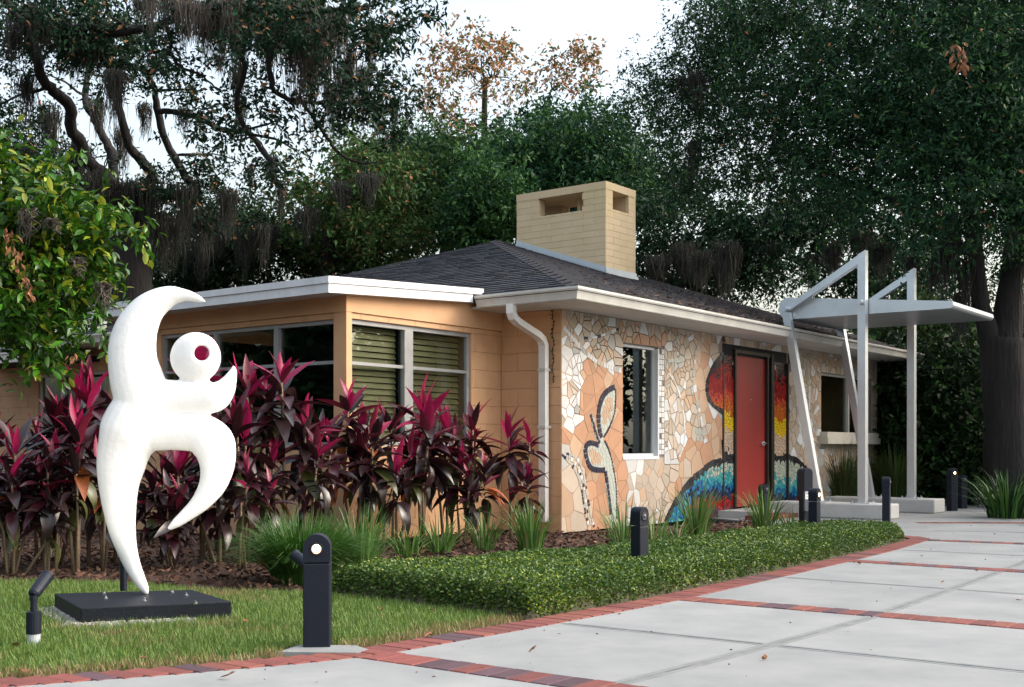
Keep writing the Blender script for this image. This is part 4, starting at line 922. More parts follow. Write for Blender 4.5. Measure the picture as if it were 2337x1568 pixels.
p = scatter(hedge_poly, 70000); pe = []
for a, b_ in zip(hedge_poly, hedge_poly[1:]+hedge_poly[:1]):
    a = np.array(a); b_ = np.array(b_); L_ = np.linalg.norm(b_-a); k = int(L_*3600*(7.5/max(a[1], 5))); t = RNG.random((k, 1)); nn = np.array([-(b_-a)[1], (b_-a)[0]])/L_; pe.append(a+(b_-a)*t+nn*RNG.uniform(0, .1, (k, 1)))
p = np.concatenate([p]+pe); p = p[inpoly(hedge_poly, p[:, 0], p[:, 1])]
z = hz(p[:, 0], p[:, 1]); d = edge_dist(hedge_poly, p[:, 0], p[:, 1]); n = len(p)
zz = z*(1-RNG.random(n)**2*np.where(d < .11, .85, .12))+RNG.normal(0, .008, n)
D = unit(RNG.normal(size=(n, 3))*np.array([1, 1, .6])+np.array([0, 0, .5])); yel = RNG.random(n) < np.clip(.10+.20*wob(p[:, 0]*1.5, p[:, 1]*1.5)+.08*(p[:, 1] < 8.5), .02, .4)
kind(link('foliage', quads_mesh('foliage', leaf_quads(np.c_[p, zz], D, RNG.uniform(.014, .032, n), RNG.uniform(.009, .017, n), RNG), [M['hedge'], M['hedgeY']], yel.astype(int)), hedge), 'stuff')
# ------------------------------------------------------------------ strap-leaf clumps
def blades_clump(name, label, loc, n, h, spread, ms, wd=.010, cat='plant', arch=.5, group='strap-leaf plants in the bed', wts=None):
    t = thing(name, label, cat, loc, group); b = MB()
    for i in range(n):
        a = random.uniform(0, 6.283); r0 = spread*.35*math.sqrt(random.random()); lean = random.uniform(.08, 1.0)*spread; hh = h*random.uniform(.55, 1.1); d_ = Vector((math.cos(a), math.sin(a), 0)); sd_ = Vector((-math.sin(a+random.gauss(0, .6)), math.cos(a+random.gauss(0, .6)), 0)); vs = []
        K = 5
        for k in range(K+1):
            t_ = k/K; q = d_*(r0+lean*t_**1.7)+Vector((0, 0, hh*(t_-arch*lean/spread*t_**3*.7))); w_ = wd*(1-t_**2.2)*random.uniform(.9, 1.1)*.5+.0006
            vs += [q-sd_*w_, q+sd_*w_]
        b.add(vs, [(2*k, 2*k+1, 2*k+3, 2*k+2) for k in range(K)], random.choices(range(len(ms)), wts)[0] if wts else random.randrange(len(ms)))
    kind(b.obj('blades', ms, t, local=True), 'stuff'); return t
def gp(x, Y): return ((x-1168)/FPX*Y, Y, -.02)
LL = [M['lily'], M['lilyD'], M['straw']]
blades_clump('mondo_grass', 'dense round dark green grass clump behind the nearest bollard', gp(690, 8.4), 2200, .56, .58, [M['lilyD'], M['lily']], .007, wts=[7, 1], arch=.8)
blades_clump('mondo_grass', 'taller ragged green grass clump at the right edge of the dense round one', gp(825, 9.0), 260, .56, .34, LL, .009, wts=[4, 3, .5])
for (x, Y, n, h, sp, lb) in (
    (1210, 10.8, 120, .56, .32, 'lush strap-leaf clump at the foot of the white downspout'), (1105, 10.9, 60, .50, .30, 'thin strap-leaf clump below the right end of the shuttered window'),
    (1000, 10.6, 70, .42, .34, 'sparse strap-leaf clump with dry blades under the middle ti plants'), (1420, 10.9, 90, .55, .34, 'strap-leaf clump against the mosaic leaf motif left of a bollard'),
    (1490, 11.3, 50, .45, .34, 'wispy strap-leaf clump just right of the bollard by the mosaic window'), (1590, 12.3, 130, .68, .34, 'tall strap-leaf clump before the blue mosaic dome'),
    (1745, 13.4, 110, .60, .38, 'arching strap-leaf clump before the foot of the red door'), (1545, 11.7, 40, .35, .3, 'short strap-leaf clump at the left foot of the blue mosaic arch'),
    (930, 10.2, 60, .34, .30, 'low weedy clump under the left window corner'), (1800, 13.6, 50, .28, .3, 'short dry grass tuft left of the sticker post')):
    blades_clump('strap_leaf_plant', lb, gp(x, Y), n, h, sp, LL, .013, wts=[4, 2, .6])
for (x, Y, h, lb) in ((1925, 19.2, 1.15, 'fountain grass against the wall left of the tall canopy post'), (2045, 19.6, 1.1, 'olive fountain grass between the two canopy posts'), (1990, 20.0, 1.0, 'fountain grass behind the near plinth')):
    blades_clump('fountain_grass', lb, gp(x, Y), 420, h, .62, [M['reed'], M['lilyD']], .013, wts=[3, 1], arch=.6, group='fountain grasses by the canopy')
blades_clump('strap_leaf_plant', 'large dark strap-leaf clump at the foot of the forked trunk', gp(2300, 15.8), 240, .80, .75, [M['lilyD'], M['lfDark']], .02, arch=.6)
# ------------------------------------------------------------------ ti plants
def ti_leaf(L_, w_, bend, m):
    b = MB(); K = 6; vs = []
    for k in range(K+1):
        t = k/K; a = bend*t; y = L_*(math.sin(a)/bend if abs(bend) > 1e-3 else t); z = -L_*((1-math.cos(a))/bend if abs(bend) > 1e-3 else 0)
        hw = w_*.5*(.16+.84*math.sin(math.pi*min(1, t*1.05)**.85)) if t < .97 else .002
        if t == 0: hw = .008
        fold = hw*.42
        vs += [(-hw, y, z+fold), (0, y, z), (hw, y, z+fold)]
    fs = [(3*k+j, 3*k+j+1, 3*k+4+j, 3*k+3+j) for k in range(K) for j in (0, 1)]
    b.add(vs, fs); return b.mesh('leaf', m, True)
TI = {}
for mk in ('tiP', 'tiR', 'tiM', 'tiD', 'tiG', 'tiO'):
    TI[mk] = [ti_leaf(.35, .084, .30, M[mk]), ti_leaf(.38, .108, .8, M[mk]), ti_leaf(.34, .112, 1.35, M[mk])]
def rosette(t, top, n, s, pink):
    top = Vector(top)
    for i in range(n):
        f = i/(n-1); el = R(84-f**.8*118+random.gauss(0, 15)); az = i*2.4+random.gauss(0, .7)
        base = top+Vector((0, 0, -f*random.uniform(.26, .42)*s+.02+random.gauss(0, .03)))
        if f < .16*pink+.03: mk = random.choices(['tiP', 'tiR'], [3, 1])[0]
        elif f < .5: mk = random.choices(['tiR', 'tiM', 'tiD', 'tiP'], [2.2, 5, 3, .3*pink])[0]
        elif f < .85: mk = random.choices(['tiM', 'tiD', 'tiR', 'tiO'], [5, 5, .7, .35])[0]
        else: mk = random.choices(['tiD', 'tiG', 'tiM', 'tiO'], [4, 3, 2, .8])[0]
        v = 0 if f < .35 else (1 if f < .8 else 2)
        d = Vector((math.cos(az)*math.cos(el), math.sin(az)*math.cos(el), math.sin(el))); up = Vector((0, 0, 1)) if el < R(70) else Vector((-math.cos(az), -math.sin(az), .2))
        x_ = d.cross(up).normalized(); z_ = x_.cross(d).normalized(); sc_ = s*random.uniform(.75, 1.1)*(.8 if f < .1 else 1)
        Mx = Matrix((x_, d, z_)).transposed().to_4x4(); Mx = Matrix.Translation(base) @ Mx @ Matrix.Rotation(random.gauss(0, .25), 4, 'Y') @ Matrix.Scale(sc_, 4)
        link('leaf', TI[mk][v], t, local=True, M=Mx)
def ti_plant(label, x, ytop, Y, canes=2, s=1.0, pink=1.0, n=25):
    X = (x-1168)/FPX*Y; t = thing('ti_plant', label, 'plant', (X, Y, -.02), 'ti plants in the mulch bed')
    H_ = EYE+(HORIZ-ytop)/FPX*Y-.33*s
    for c_ in range(canes):
        hh = H_ if c_ == 0 else H_*random.uniform(.64, .97); a = random.uniform(0, 6.28); r0 = .0 if c_ == 0 else random.uniform(.03, .10); rt = .02 if c_ == 0 else random.uniform(.10, .30)
        b0 = Vector((math.cos(a)*r0, math.sin(a)*r0, 0)); tp = Vector((math.cos(a)*rt, math.sin(a)*rt*.7, hh)); md = (b0+tp)/2+Vector((random.gauss(0, .03), random.gauss(0, .03), 0))
        b = MB(); b.tube([b0, md, tp], [.013*s+.002, .011*s, .009*s], 7); b.obj('cane', M['cane'], t, smooth=True, local=True)
        rosette(t, tp, n if c_ == 0 else int(n*.8), s*(1 if c_ == 0 else random.uniform(.72, .95)), pink*(1 if c_ == 0 else random.uniform(.4, 1)))
    return t
TIS = [
 ('ti plant cut by the left picture edge, dark with few pink tips', -10, 905, 9.4, 3, 1.0, .4), ('low dark ti plant second from the left picture edge', 38, 930, 9.0, 3, .9, .5),
 ('dark ti plant below the end of the left eave', 85, 910, 9.8, 3, .95, .7), ('ti plant with small crimson tips under the small cream-framed window', 128, 860, 9.6, 3, 1.0, 1.0),
 ('tall ti plant with large bright pink leaves left of the sculpture crescent', 205, 790, 9.5, 3, 1.1, 1.7), ('low ti plant with one pink spear left of the sculpture waist', 178, 905, 8.9, 3, .85, 1.4),
 ('ti plant half hidden behind the sculpture crescent', 262, 850, 9.9, 2, 1.0, .7), ('bare-caned dark ti plant seen left of the sculpture leg', 110, 985, 8.8, 4, .8, .3), ('dark ti plant at far left behind the spotlight', 30, 1000, 8.75, 4, .8, .3), ('dark ti plant behind the sculpture leg', 235, 985, 9.2, 3, .85, .3),
 ('ti plant whose bare canes fill the sculpture arch', 400, 985, 9.3, 5, .85, .2), ('ti plant seen through the sculpture disc hole', 464, 745, 10.0, 2, 1.05, 5.0), ('dark ti plant right behind the sculpture hip', 500, 930, 9.7, 3, .95, .6),
 ('ti plant with red tips just right of the sculpture disc', 565, 785, 9.9, 3, 1.0, 1.3), ('crimson-edged ti plant right of the sculpture arm', 545, 875, 9.4, 2, .95, 1.2), ('low dark ti plant between sculpture and grass clump', 560, 1000, 9.1, 2, .75, .4),
 ('tallest ti plant with pink spears before the dark window mullion', 645, 762, 10.0, 3, 1.1, 1.6), ('ti plant with one broad pink leaf right of the tallest', 690, 870, 10.1, 2, 1.0, 1.3), ('dark ti plant with drooping leaves behind the dense grass clump', 620, 960, 9.9, 2, .9, .4), 
 ('dark ti plant before the corner post with an orange dying leaf', 735, 905, 10.6, 2, .95, .5), ('ti plant with purple spears before the tan corner post', 800, 835, 10.9, 2, 1.0, 1.1), ('ti plant with a pink heart left under the shuttered window', 850, 905, 10.7, 2, 1.0, 1.2),
 ('ti plant below the left half of the shuttered window', 895, 885, 11.2, 2, .95, 1.0), ('big ti plant with pink fan before the shuttered window mullion', 962, 842, 11.2, 2, 1.15, 1.3), ('ti plant filling the gap right of the big fan', 1022, 900, 11.5, 2, 1.0, .8),
 ('upright crimson ti plant at the right jamb of the shuttered window', 1078, 890, 11.8, 2, .95, 1.1), ('low bushy ti plant with green lower leaves under the right jamb', 1050, 985, 11.4, 2, .85, .3), ('last tall ti plant with pink spears left of the downspout', 1165, 915, 12.2, 2, 1.0, 1.3), ('small red ti plant sprouting close to the downspout', 1200, 1040, 12.0, 1, .7, .8)]
for (lb, x, yt, Y, cn, s, pk_) in TIS:
    tp_ = ti_plant(lb, x, yt, Y, cn+(1 if 700 < x < 1150 else 0), s*1.08, pk_)
    if pk_ > 4:
        for k_, (dx, dz, rl) in enumerate(((-.045, 1.50, .10), (.0, 1.53, -.05), (.05, 1.49, -.14))):
            link('leaf', TI['tiP'][0], tp_, local=True, M=Matrix.Translation((dx, -.06-.012*k_, dz)) @ Matrix(((1, 0, 0), (0, 0, -1), (0, 1, 0))).to_4x4() @ Matrix.Rotation(rl, 4, 'Z') @ Matrix.Scale(1.15, 4))
# vine on the return wall
vn = thing('wall_vine', 'thin creeping vine hanging on the tan wall beside the mosaic edge', 'vine', H(-.01, .10, 1.8))
b = MB(); vp = [H(-.006, .105+.012*math.sin(i*1.3), 2.44-i*.04) for i in range(20)]; b.tube(vp, .003, 5); b.obj('stem', M['bark'], vn)
P0 = np.array([list(p) for p in vp for _ in range(3)]); n = len(P0); D = unit(RNG.normal(size=(n, 3))+np.array(list(-HU))*.6)
kind(link('leaves', quads_mesh('leaves', leaf_quads(P0, D, RNG.uniform(.02, .04, n), RNG.uniform(.015, .025, n), RNG), M['lfOlive']), vn), 'stuff')
# ------------------------------------------------------------------ trees
def gnoise(P, k):
    q = P*k; return (np.sin(q[:, 0]*1.7+q[:, 1]*.6+1.1)+np.sin(q[:, 1]*2.1-q[:, 2]*.9+.3)+np.sin(q[:, 2]*2.3+q[:, 0]*.8+2.2)+np.sin((q[:, 0]+q[:, 2])*3.3)+np.sin((q[:, 1]-q[:, 2])*2.9+1.7))/5
def crown_pts(blobs, n, gap, gk):
    w = np.array([b[3]*b[4]*max(b[5], .5) for b in blobs]); w = w/w.sum(); out = []
    for (x, y, Y, rx, ry, rd), f in zip(blobs, w):
        k = int(n*f/5)+1; c_ = np.array(at(x, y, Y)); d = unit(RNG.normal(size=(k, 3))); r = RNG.random((k, 1))**.5
        out.append(np.repeat(c_+d*r*np.array([rx*Y/FPX, rd, ry*Y/FPX]), 5, 0)+RNG.normal(0, min(.26, .3*rx*Y/FPX), (k*5, 3)))
    P = np.concatenate(out); return P[gnoise(P, gk)+RNG.normal(0, .10, len(P)) > gap]
def foliage_quads(sp, per, Ls, Lw, sl, up=.15):
    n = len(sp); d = unit(RNG.normal(size=(n, 3))+np.array([0, 0, up])); ln = RNG.uniform(sl*.6, sl*1.3, (n, 1)); t = RNG.random((n, per, 1))
    P = sp[:, None, :]+d[:, None, :]*ln[:, None, :]*t+RNG.normal(0, sl*.10, (n, per, 3)); D = unit(d[:, None, :]*.8+RNG.normal(size=(n, per, 3))*.75); P = P.reshape(-1, 3); D = D.reshape(-1, 3); m = len(P)
    return (lambda z_: leaf_quads(P, D, Ls*z_, Lw*z_*RNG.uniform(.8, 1.2, m), RNG))(RNG.uniform(.55, 1.5, m)), m
def bez(a, b, c, k=7): return [a*(1-t)**2+b*2*t*(1-t)+c*t*t for t in np.linspace(0, 1, k)]
def tree(name, label, base, trunk, blobs, n_sprigs, per=12, Ls=.10, Lw=.04, sl=.4, mats=None, wts=None, gap=-.25, gk=1.0, limbs=24, lr=.06, bark='bark', moss=None, extra=None, group=None):
    t = thing(name, label, 'tree', base, group)
    for k, (pts_, rr) in enumerate(trunk):
        b = MB(); ch_ = smooth_chain([(*p, r_) for p, r_ in zip(pts_, rr)], 4)
        b.tube([Vector(q[:3])+Vector((random.gauss(0, .012), random.gauss(0, .012), 0)) for q in ch_], [q[3]*random.uniform(.93, 1.07) for q in ch_], 10); b.obj('trunk' if k == 0 else 'limb', M[bark], t, smooth=True)
    sp = crown_pts(blobs, n_sprigs, gap, gk)
    fork = Vector(trunk[0][0][-1]); tb = MB(); ends = []
    nodes = []
    for k_, (pts_, rr) in enumerate(trunk):
        ch_ = smooth_chain([(*p, r_) for p, r_ in zip(pts_, rr)], 3); nodes += [(Vector(q[:3]), q[3]) for q in (ch_[len(ch_)*2//3:] if k_ == 0 else ch_[len(ch_)//6:])]
    es = [Vector(sp[RNG.integers(len(sp))]) for _ in range(limbs)] if len(sp) else []
    es.sort(key=lambda e: min((e-q[0]).length for q in nodes))
    for e in es:
        o, ro = min(nodes, key=lambda q: (q[0]-e).length+(.0 if q[1] > .02 else .6)); L_ = (e-o).length; r_ = max(.012, min(lr*random.uniform(.6, 1.1), ro*.75))
        mid = (o+e)/2+Vector((random.gauss(0, .16*L_), random.gauss(0, .16*L_), random.uniform(-.02, .22)*L_))
        pts_ = bez(o, mid, e, 8); pts_ = [p+Vector((random.gauss(0, .03), random.gauss(0, .03), random.gauss(0, .03)))*min(1, L_) if 0 < k < 7 else p for k, p in enumerate(pts_)]
        tb.tube(pts_, [r_*(1-.8*k/7) for k in range(8)], 6); nodes += [(pts_[3], r_*.65), (pts_[5], r_*.45), (pts_[6], r_*.3)]
    if limbs: kind(tb.obj('branches', M[bark], t, smooth=True), 'stuff')
    q, m = foliage_quads(sp, per, Ls, Lw, sl)
    mats = mats or [M['lfOak']]; mi = RNG.choice(len(mats), m, p=np.array(wts)/sum(wts)) if wts else None
    kind(link('foliage', quads_mesh('foliage', q, mats, mi), t), 'stuff')
    if moss: moss_mesh(t, moss)
    return t
def moss_mesh(t, clumps, name='spanish_moss'):
    # clumps: (top point, length, width, pale)
    Q = []; mi = []
    for (tp, ln, wd, pale) in clumps:
        n = int(14+wd*800); x = RNG.normal(0, wd*.45, n); y = RNG.normal(0, wd*.45, n); L_ = ln*1.12*RNG.beta(1.6, 1.7, n)*np.exp(-(x/wd)**2*.8); z0 = RNG.uniform(-.12, .1, n)*ln; K = 7
        a = RNG.uniform(0, math.pi, n); w0 = RNG.uniform(.0025, .009, n)*(1+.4*wd); ph = RNG.uniform(0, 6.28, n); prev = None
        for k in range(K+1):
            f = k/K; off = (.02+.02*np.sin(ph*7))*np.sin(ph+f*(7+4*np.sin(ph*5)))+.05*np.sin(ph*3+f*2.2)*f+x*(-.25)*f; cx_ = tp[0]+x+off; cy_ = tp[1]+y+.03*np.cos(ph*1.3+f*4); cz_ = tp[2]+z0-L_*f; w_ = w0*(1-f**1.5)+.002
            l_ = np.c_[cx_-np.cos(a)*w_, cy_-np.sin(a)*w_, cz_]; r_ = np.c_[cx_+np.cos(a)*w_, cy_+np.sin(a)*w_, cz_]
            if prev is not None: Q.append(np.stack([prev[0], prev[1], r_, l_], 1)); mi += [int(pale)]*n
            prev = (l_, r_)
    kind(link(name, quads_mesh(name, np.concatenate(Q), [M['moss'], M['mossL']], mi), t), 'stuff')
def PL(lst, Y0, Y1, s=.3692): # traced in the upper left of the photograph, with depth from Y0 to Y1
    n = len(lst); return [at(x*s, y*s, Y0+(Y1-Y0)*i/(n-1)) for i, (x, y) in enumerate(lst)]
# 1. mossy live oak, upper left
base = Vector((-7.75, 24.0, -.05))
tr = [([base, at(300, 900, 24), at(296, 620, 24), at(285, 440, 24)], [.62, .50, .42, .36])]
tr += [(PL([(760,1230),(640,1090),(540,1000),(500,880),(440,800),(430,660),(330,560),(260,480),(200,300),(150,150),(60,40),(-60,-120)], 24, 21), [.20,.16,.13,.12,.115,.11,.105,.10,.09,.085,.08,.07])]
tr += [(PL([(800,1230),(1000,1200),(1200,1200),(1120,1050),(1030,880),(980,700),(950,560),(880,430),(720,400),(600,410)], 24, 22.5), [.16,.12,.09,.08,.075,.07,.065,.06,.05,.035])]
tr += [(PL([(985,690),(1060,690),(1200,720),(1330,780),(1420,815),(1510,810),(1580,870),(1640,960),(1690,1010),(1680,1160)], 22.8, 20), [.06,.055,.05,.048,.045,.045,.055,.05,.04,.02])]
tr += [(PL([(860,1180),(940,1090),(860,980),(800,900),(740,700),(700,520),(640,300)], 24, 23), [.14,.11,.10,.09,.08,.07,.05])]
tr += [(PL([(700,1150),(700,980),(640,850),(600,760),(550,680),(520,590),(540,480),(560,300)], 24.2, 25), [.11,.10,.085,.08,.075,.07,.06,.04])]
tr += [(PL([(150,150),(350,190),(560,170),(700,205),(850,180),(985,160),(1200,60),(1450,40),(1800,70),(2100,60),(2350,30)], 21.5, 18.5), [.085,.08,.075,.07,.07,.065,.065,.06,.05,.04,.02])]
tr += [(PL([(1440,40),(1430,170),(1450,300),(1520,420),(1460,600),(1490,740),(1520,810)], 19.6, 20.2), [.06,.055,.05,.045,.045,.045,.05])]
tr += [(PL([(1800,70),(1700,250),(1660,400),(1680,520),(1700,570),(1780,610),(1830,640),(1870,630),(2100,640),(2330,600)], 19, 20), [.06,.055,.05,.045,.04,.04,.035,.03,.03,.02])]
tr += [(PL([(1030,160),(1055,250),(1060,330),(1110,410),(1250,470),(1350,560)], 19.5, 20), [.035,.03,.03,.025,.02,.012])]
tr += [(PL([(1850,600),(2000,820),(2060,910),(2130,970),(2240,1010),(2330,1000)], 20, 20.5), [.03,.028,.025,.022,.02,.015])]
tr += [(PL([(420,200),(520,290),(620,350),(760,420),(850,430)], 21.5, 22.6), [.06,.055,.05,.04,.03])]
tr += [(PL([(980,560),(1100,555),(1200,560)], 22.8, 22.5), [.03,.025,.015]), (PL([(1100,960),(1200,955),(1300,960)], 23.5, 23), [.03,.025,.015]), (PL([(1540,830),(1700,860),(1830,930)], 20.6, 20), [.03,.02,.012]), (PL([(1510,800),(1620,780),(1720,745)], 20.5, 20.3), [.025,.02,.012])]
blobs = [(40,60,22,130,80,2), (120,30,21,130,60,2), (250,60,21,140,50,2), (60,220,23,80,60,1.2), (30,300,24,110,100,2), (60,420,25,120,100,2.4), (150,470,25.5,130,90,2.4), (250,520,26,120,90,2),
         (320,120,22,60,60,1), (380,190,22.5,60,40,1), (390,110,20,70,60,1.2), (450,235,21,55,40,.8), (340,165,22,50,30,.8), (470,290,21.5,60,35,.8), (560,240,20.5,60,35,.8), (560,300,20.5,70,28,.8), (640,270,20,60,40,.8), (680,330,20.2,60,30,.7), (620,400,20.4,50,45,.7), (450,385,23,90,45,1.2), (380,440,24.5,110,60,1.6), (480,450,24,100,50,1.5), (540,330,21,50,25,.6),
         (600,60,19,120,70,1.5), (720,50,18.6,120,80,1.5), (800,90,18.6,80,90,1.4), (850,160,18.8,60,80,1.1), (900,215,19.5,70,60,1.1), (880,270,20,80,45,1), (790,260,20,60,60,.9), (900,30,18.3,70,35,.8), (970,20,18.3,50,25,.6), (915,100,18.5,30,35,.5), (700,190,19.5,60,60,.8), (240,160,21.5,60,50,1), (180,60,21,120,60,1.5), (500,40,20,120,40,1.2)]
MC = []
for (x, y0, y1, w, pale) in ((378,-20,110,.14,1),(440,10,110,.3,1),(470,40,150,.28,1),(505,20,180,.2,1),(548,40,240,.25,1),(588,-10,130,.22,1),(640,10,190,.26,1),(690,40,300,.24,1),(712,120,330,.2,1),(735,60,210,.24,1),(760,200,330,.22,0),(800,110,300,.16,0),(830,160,310,.2,0),(860,230,330,.2,0),(900,230,310,.14,0),(600,60,150,.3,1),(670,0,110,.26,1),(560,0,90,.3,1),(410,0,150,.2,1),(490,0,130,.25,1),(530,-10,170,.2,1),(625,10,160,.2,1),(665,60,240,.2,1),(705,0,160,.28,1),(745,40,260,.22,1),(775,30,200,.2,1),(615,80,210,.16,1),(345,-20,90,.14,1),(320,0,80,.2,0),(80,20,120,.25,0),(780,160,330,.18,0),(845,60,200,.16,1),
    (175,90,200,.3,0),(205,110,185,.3,0),(262,170,310,.24,0),(140,50,190,.2,0),(30,60,180,.2,0),(62,180,300,.22,0),(500,130,175,.14,0),(420,250,320,.2,0),(460,265,310,.14,0),(330,240,330,.16,0),(225,230,330,.18,0),(280,300,420,.2,0),(300,430,640,.4,0),(340,420,600,.4,0),(250,450,600,.4,0),(420,430,560,.3,0),(470,480,600,.3,0),(380,500,640,.4,0),(550,230,330,.16,0),(620,360,430,.14,0),(640,420,520,.12,0),(570,380,450,.12,0),(540,160,260,.16,0),(110,250,420,.3,0),(60,330,480,.3,0),(180,330,460,.3,0),(150,400,560,.3,0),(20,430,560,.3,0),(220,400,560,.3,0),(95,60,150,.25,0),(235,60,150,.25,0),(300,60,130,.2,0),(520,440,560,.25,0),(600,520,620,.2,0)):
    Y = (20.0 if pale else 21.5)+random.uniform(-1, 1) if y0 < 200 else 23.5+random.uniform(-1, 1.5); a_ = at(x, y0, Y); MC.append((a_, (y1-y0)/FPX*Y, w*1.05, pale))
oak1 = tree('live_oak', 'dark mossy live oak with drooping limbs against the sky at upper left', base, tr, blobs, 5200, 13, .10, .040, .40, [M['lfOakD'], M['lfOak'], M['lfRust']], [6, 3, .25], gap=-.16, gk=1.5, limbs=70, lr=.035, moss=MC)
# 2. big oak at right with the forked trunk
tb_ = Vector((7.95, 18.6, -.05))
tr = [([tb_, at(2298, 1060, 18.6), at(2290, 900, 18.6), at(2284, 770, 18.6)], [.46, .36, .33, .33])]
tr += [([at(2288, 800, 18.6), at(2310, 640, 18.7), at(2318, 480, 19), at(2300, 300, 19.3), at(2250, 100, 19.6)], [.26, .19, .16, .13, .10]), ([at(2268, 800, 18.6), at(2240, 700, 18.5), at(2222, 560, 18.3), at(2190, 380, 18.2), at(2080, 200, 18.4)], [.19, .14, .12, .10, .08])]
tr += [([at(2225, 580, 18.3), at(2120, 520, 18.8), at(2040, 460, 19.5), at(1900, 400, 20.4), at(1760, 330, 21)], [.08, .07, .06, .05, .03]), ([at(2300, 400, 19.1), at(2150, 330, 20.3), at(1980, 230, 21.5), at(1800, 200, 22.5), at(1640, 210, 23.2)], [.09, .08, .07, .05, .03])]
blobs = [(1600,110,23.5,100,120,1.5), (1480,190,24,75,90,1.2), (1560,260,24,150,130,1.8), (1440,250,24.6,70,60,1), (1700,130,22.5,200,180,2), (1700,340,22.5,220,130,2), (1900,150,20.5,260,220,2.2), (1900,380,21,230,150,1.8), (2120,150,19.3,270,230,2.2), (2120,380,19.6,230,170,1.8), (2320,150,18.2,230,250,2.2), (2330,420,18.4,160,150,1.6), (1550,420,24,120,90,1.4), (2200,30,18.6,300,120,2), (2420,300,18,200,300,2), (2130,540,19.4,60,50,.8), (2350,560,18.6,60,70,.8), (1800,20,21.5,280,90,2)]
MC = [(at(x, y0, Y), (y1-y0)/FPX*Y, w, 0) for (x, y0, y1, Y, w) in ((1590,170,260,22,.25),(1560,180,240,22.6,.2),(1580,330,420,22.5,.2),(2150,560,700,18.4,.2),(2200,600,780,18.4,.16),(2130,600,690,18.6,.14),(2190,680,800,18.5,.14),(2080,590,680,18.8,.14),(2300,520,600,17.9,.12),(2010,560,640,20,.3),(1900,560,660,21,.25),(1960,540,620,20.5,.25),(2170,500,640,18.4,.25),(1660,560,700,22,.3),(1600,580,680,22.5,.3))]
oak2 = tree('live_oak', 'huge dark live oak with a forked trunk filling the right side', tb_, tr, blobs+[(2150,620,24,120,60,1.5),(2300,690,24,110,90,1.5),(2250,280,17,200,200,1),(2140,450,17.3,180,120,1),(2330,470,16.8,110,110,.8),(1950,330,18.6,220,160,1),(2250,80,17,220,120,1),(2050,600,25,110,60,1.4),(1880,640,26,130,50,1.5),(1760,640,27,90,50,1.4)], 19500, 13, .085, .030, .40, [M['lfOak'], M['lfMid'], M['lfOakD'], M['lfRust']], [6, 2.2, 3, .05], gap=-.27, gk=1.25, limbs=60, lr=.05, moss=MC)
def dead_cluster(t, c_, n, r, ln):
    b = MB()
    for i in range(n):
        p = Vector(c_)+Vector((random.gauss(0, r*.45), random.gauss(0, r*.45), -random.random()*r*2.6)); a = random.uniform(0, 6.28); d = Vector((math.cos(a)*.5, math.sin(a)*.5, -.8)).normalized(); sd_ = d.cross(Vector((random.gauss(0, 1), random.gauss(0, 1), .3))).normalized(); nn = sd_.cross(d); L_ = ln*random.uniform(.7, 1.2)
        b.add([p, p+d*L_*.5+sd_*L_*.25+nn*L_*.15, p+d*L_+nn*L_*.1, p+d*L_*.5-sd_*L_*.25+nn*L_*.15, p+d*L_*.5], [(0, 1, 4), (1, 2, 4), (2, 3, 4), (3, 0, 4)])
    b.obj('dead_leaves', M['dead'], t)
dead_cluster(oak2, at(2192, 95, 15.8), 34, .14, .12)
# 3. trees behind the house
def simple_tree(label, x, Y, crown, n, mats, wts=None, tr_r=.28, Ls=.13, Lw=.055, gap=-.22, gk=.9, limbs=22, moss=None, name='oak_tree', top=None, per=12, sl=.5, lr=.06):
    b0 = at(x, HORIZ, Y); b0.z = -.05; ty = top if top is not None else min(c_[1]+c_[4]*.5 for c_ in crown); mid = at(x+random.uniform(-15, 15), (HORIZ+ty)/2+40, Y); tp = at(x+random.uniform(-25, 25), ty+30, Y+random.uniform(-.5, .5))
    return tree(name, label, b0, [([b0, mid, tp], [tr_r*1.3, tr_r, tr_r*.55])], crown, n, per, Ls, Lw, sl, mats, wts, gap, gk, limbs, lr, group='trees behind the house', moss=moss)
mossr = lambda lst, Y: [(at(x, y0, Y), (y1-y0)/FPX*Y, .35, 0) for x, y0, y1 in lst]
simple_tree('olive green tree directly behind the left end of the roof', 760, 30, [(720,470,30,130,90,2.2),(820,430,30,130,110,2.4),(780,560,30,180,70,2.4),(900,500,30.5,120,120,2.2)], 3000, [M['lfOlive'], M['lfMid'], M['lfRust']], [4, 4, .3], gap=-.16, gk=1.1, moss=mossr([(700,480,560),(840,400,480),(780,420,500)], 28))
simple_tree('broad mid-green tree behind the roof ridge', 1010, 33, [(940,400,33,150,100,2.6),(1060,380,33,150,90,2.6),(1010,480,33,200,90,2.8),(1120,450,33,120,110,2.4)], 4000, [M['lfMid'], M['lfOlive'], M['lfOak']], [5, 2, 3], gap=-.28)
simple_tree('fresh green tree just left of the chimney', 1150, 28.5, [(1110,430,28.5,90,80,1.8),(1160,480,28.5,110,90,1.8),(1090,520,28.5,90,70,1.6)], 2000, [M['lfMid'], M['lfOak']], [4, 2], gap=-.25)
simple_tree('dense dark tree behind the chimney', 1330, 31, [(1240,370,31,130,90,2.4),(1350,330,31,130,90,2.4),(1330,470,31,180,120,2.6),(1450,430,31,120,120,2.4),(1230,290,32,70,50,1.4)], 4200, [M['lfOak'], M['lfMid']], [4, 2], gap=-.28)
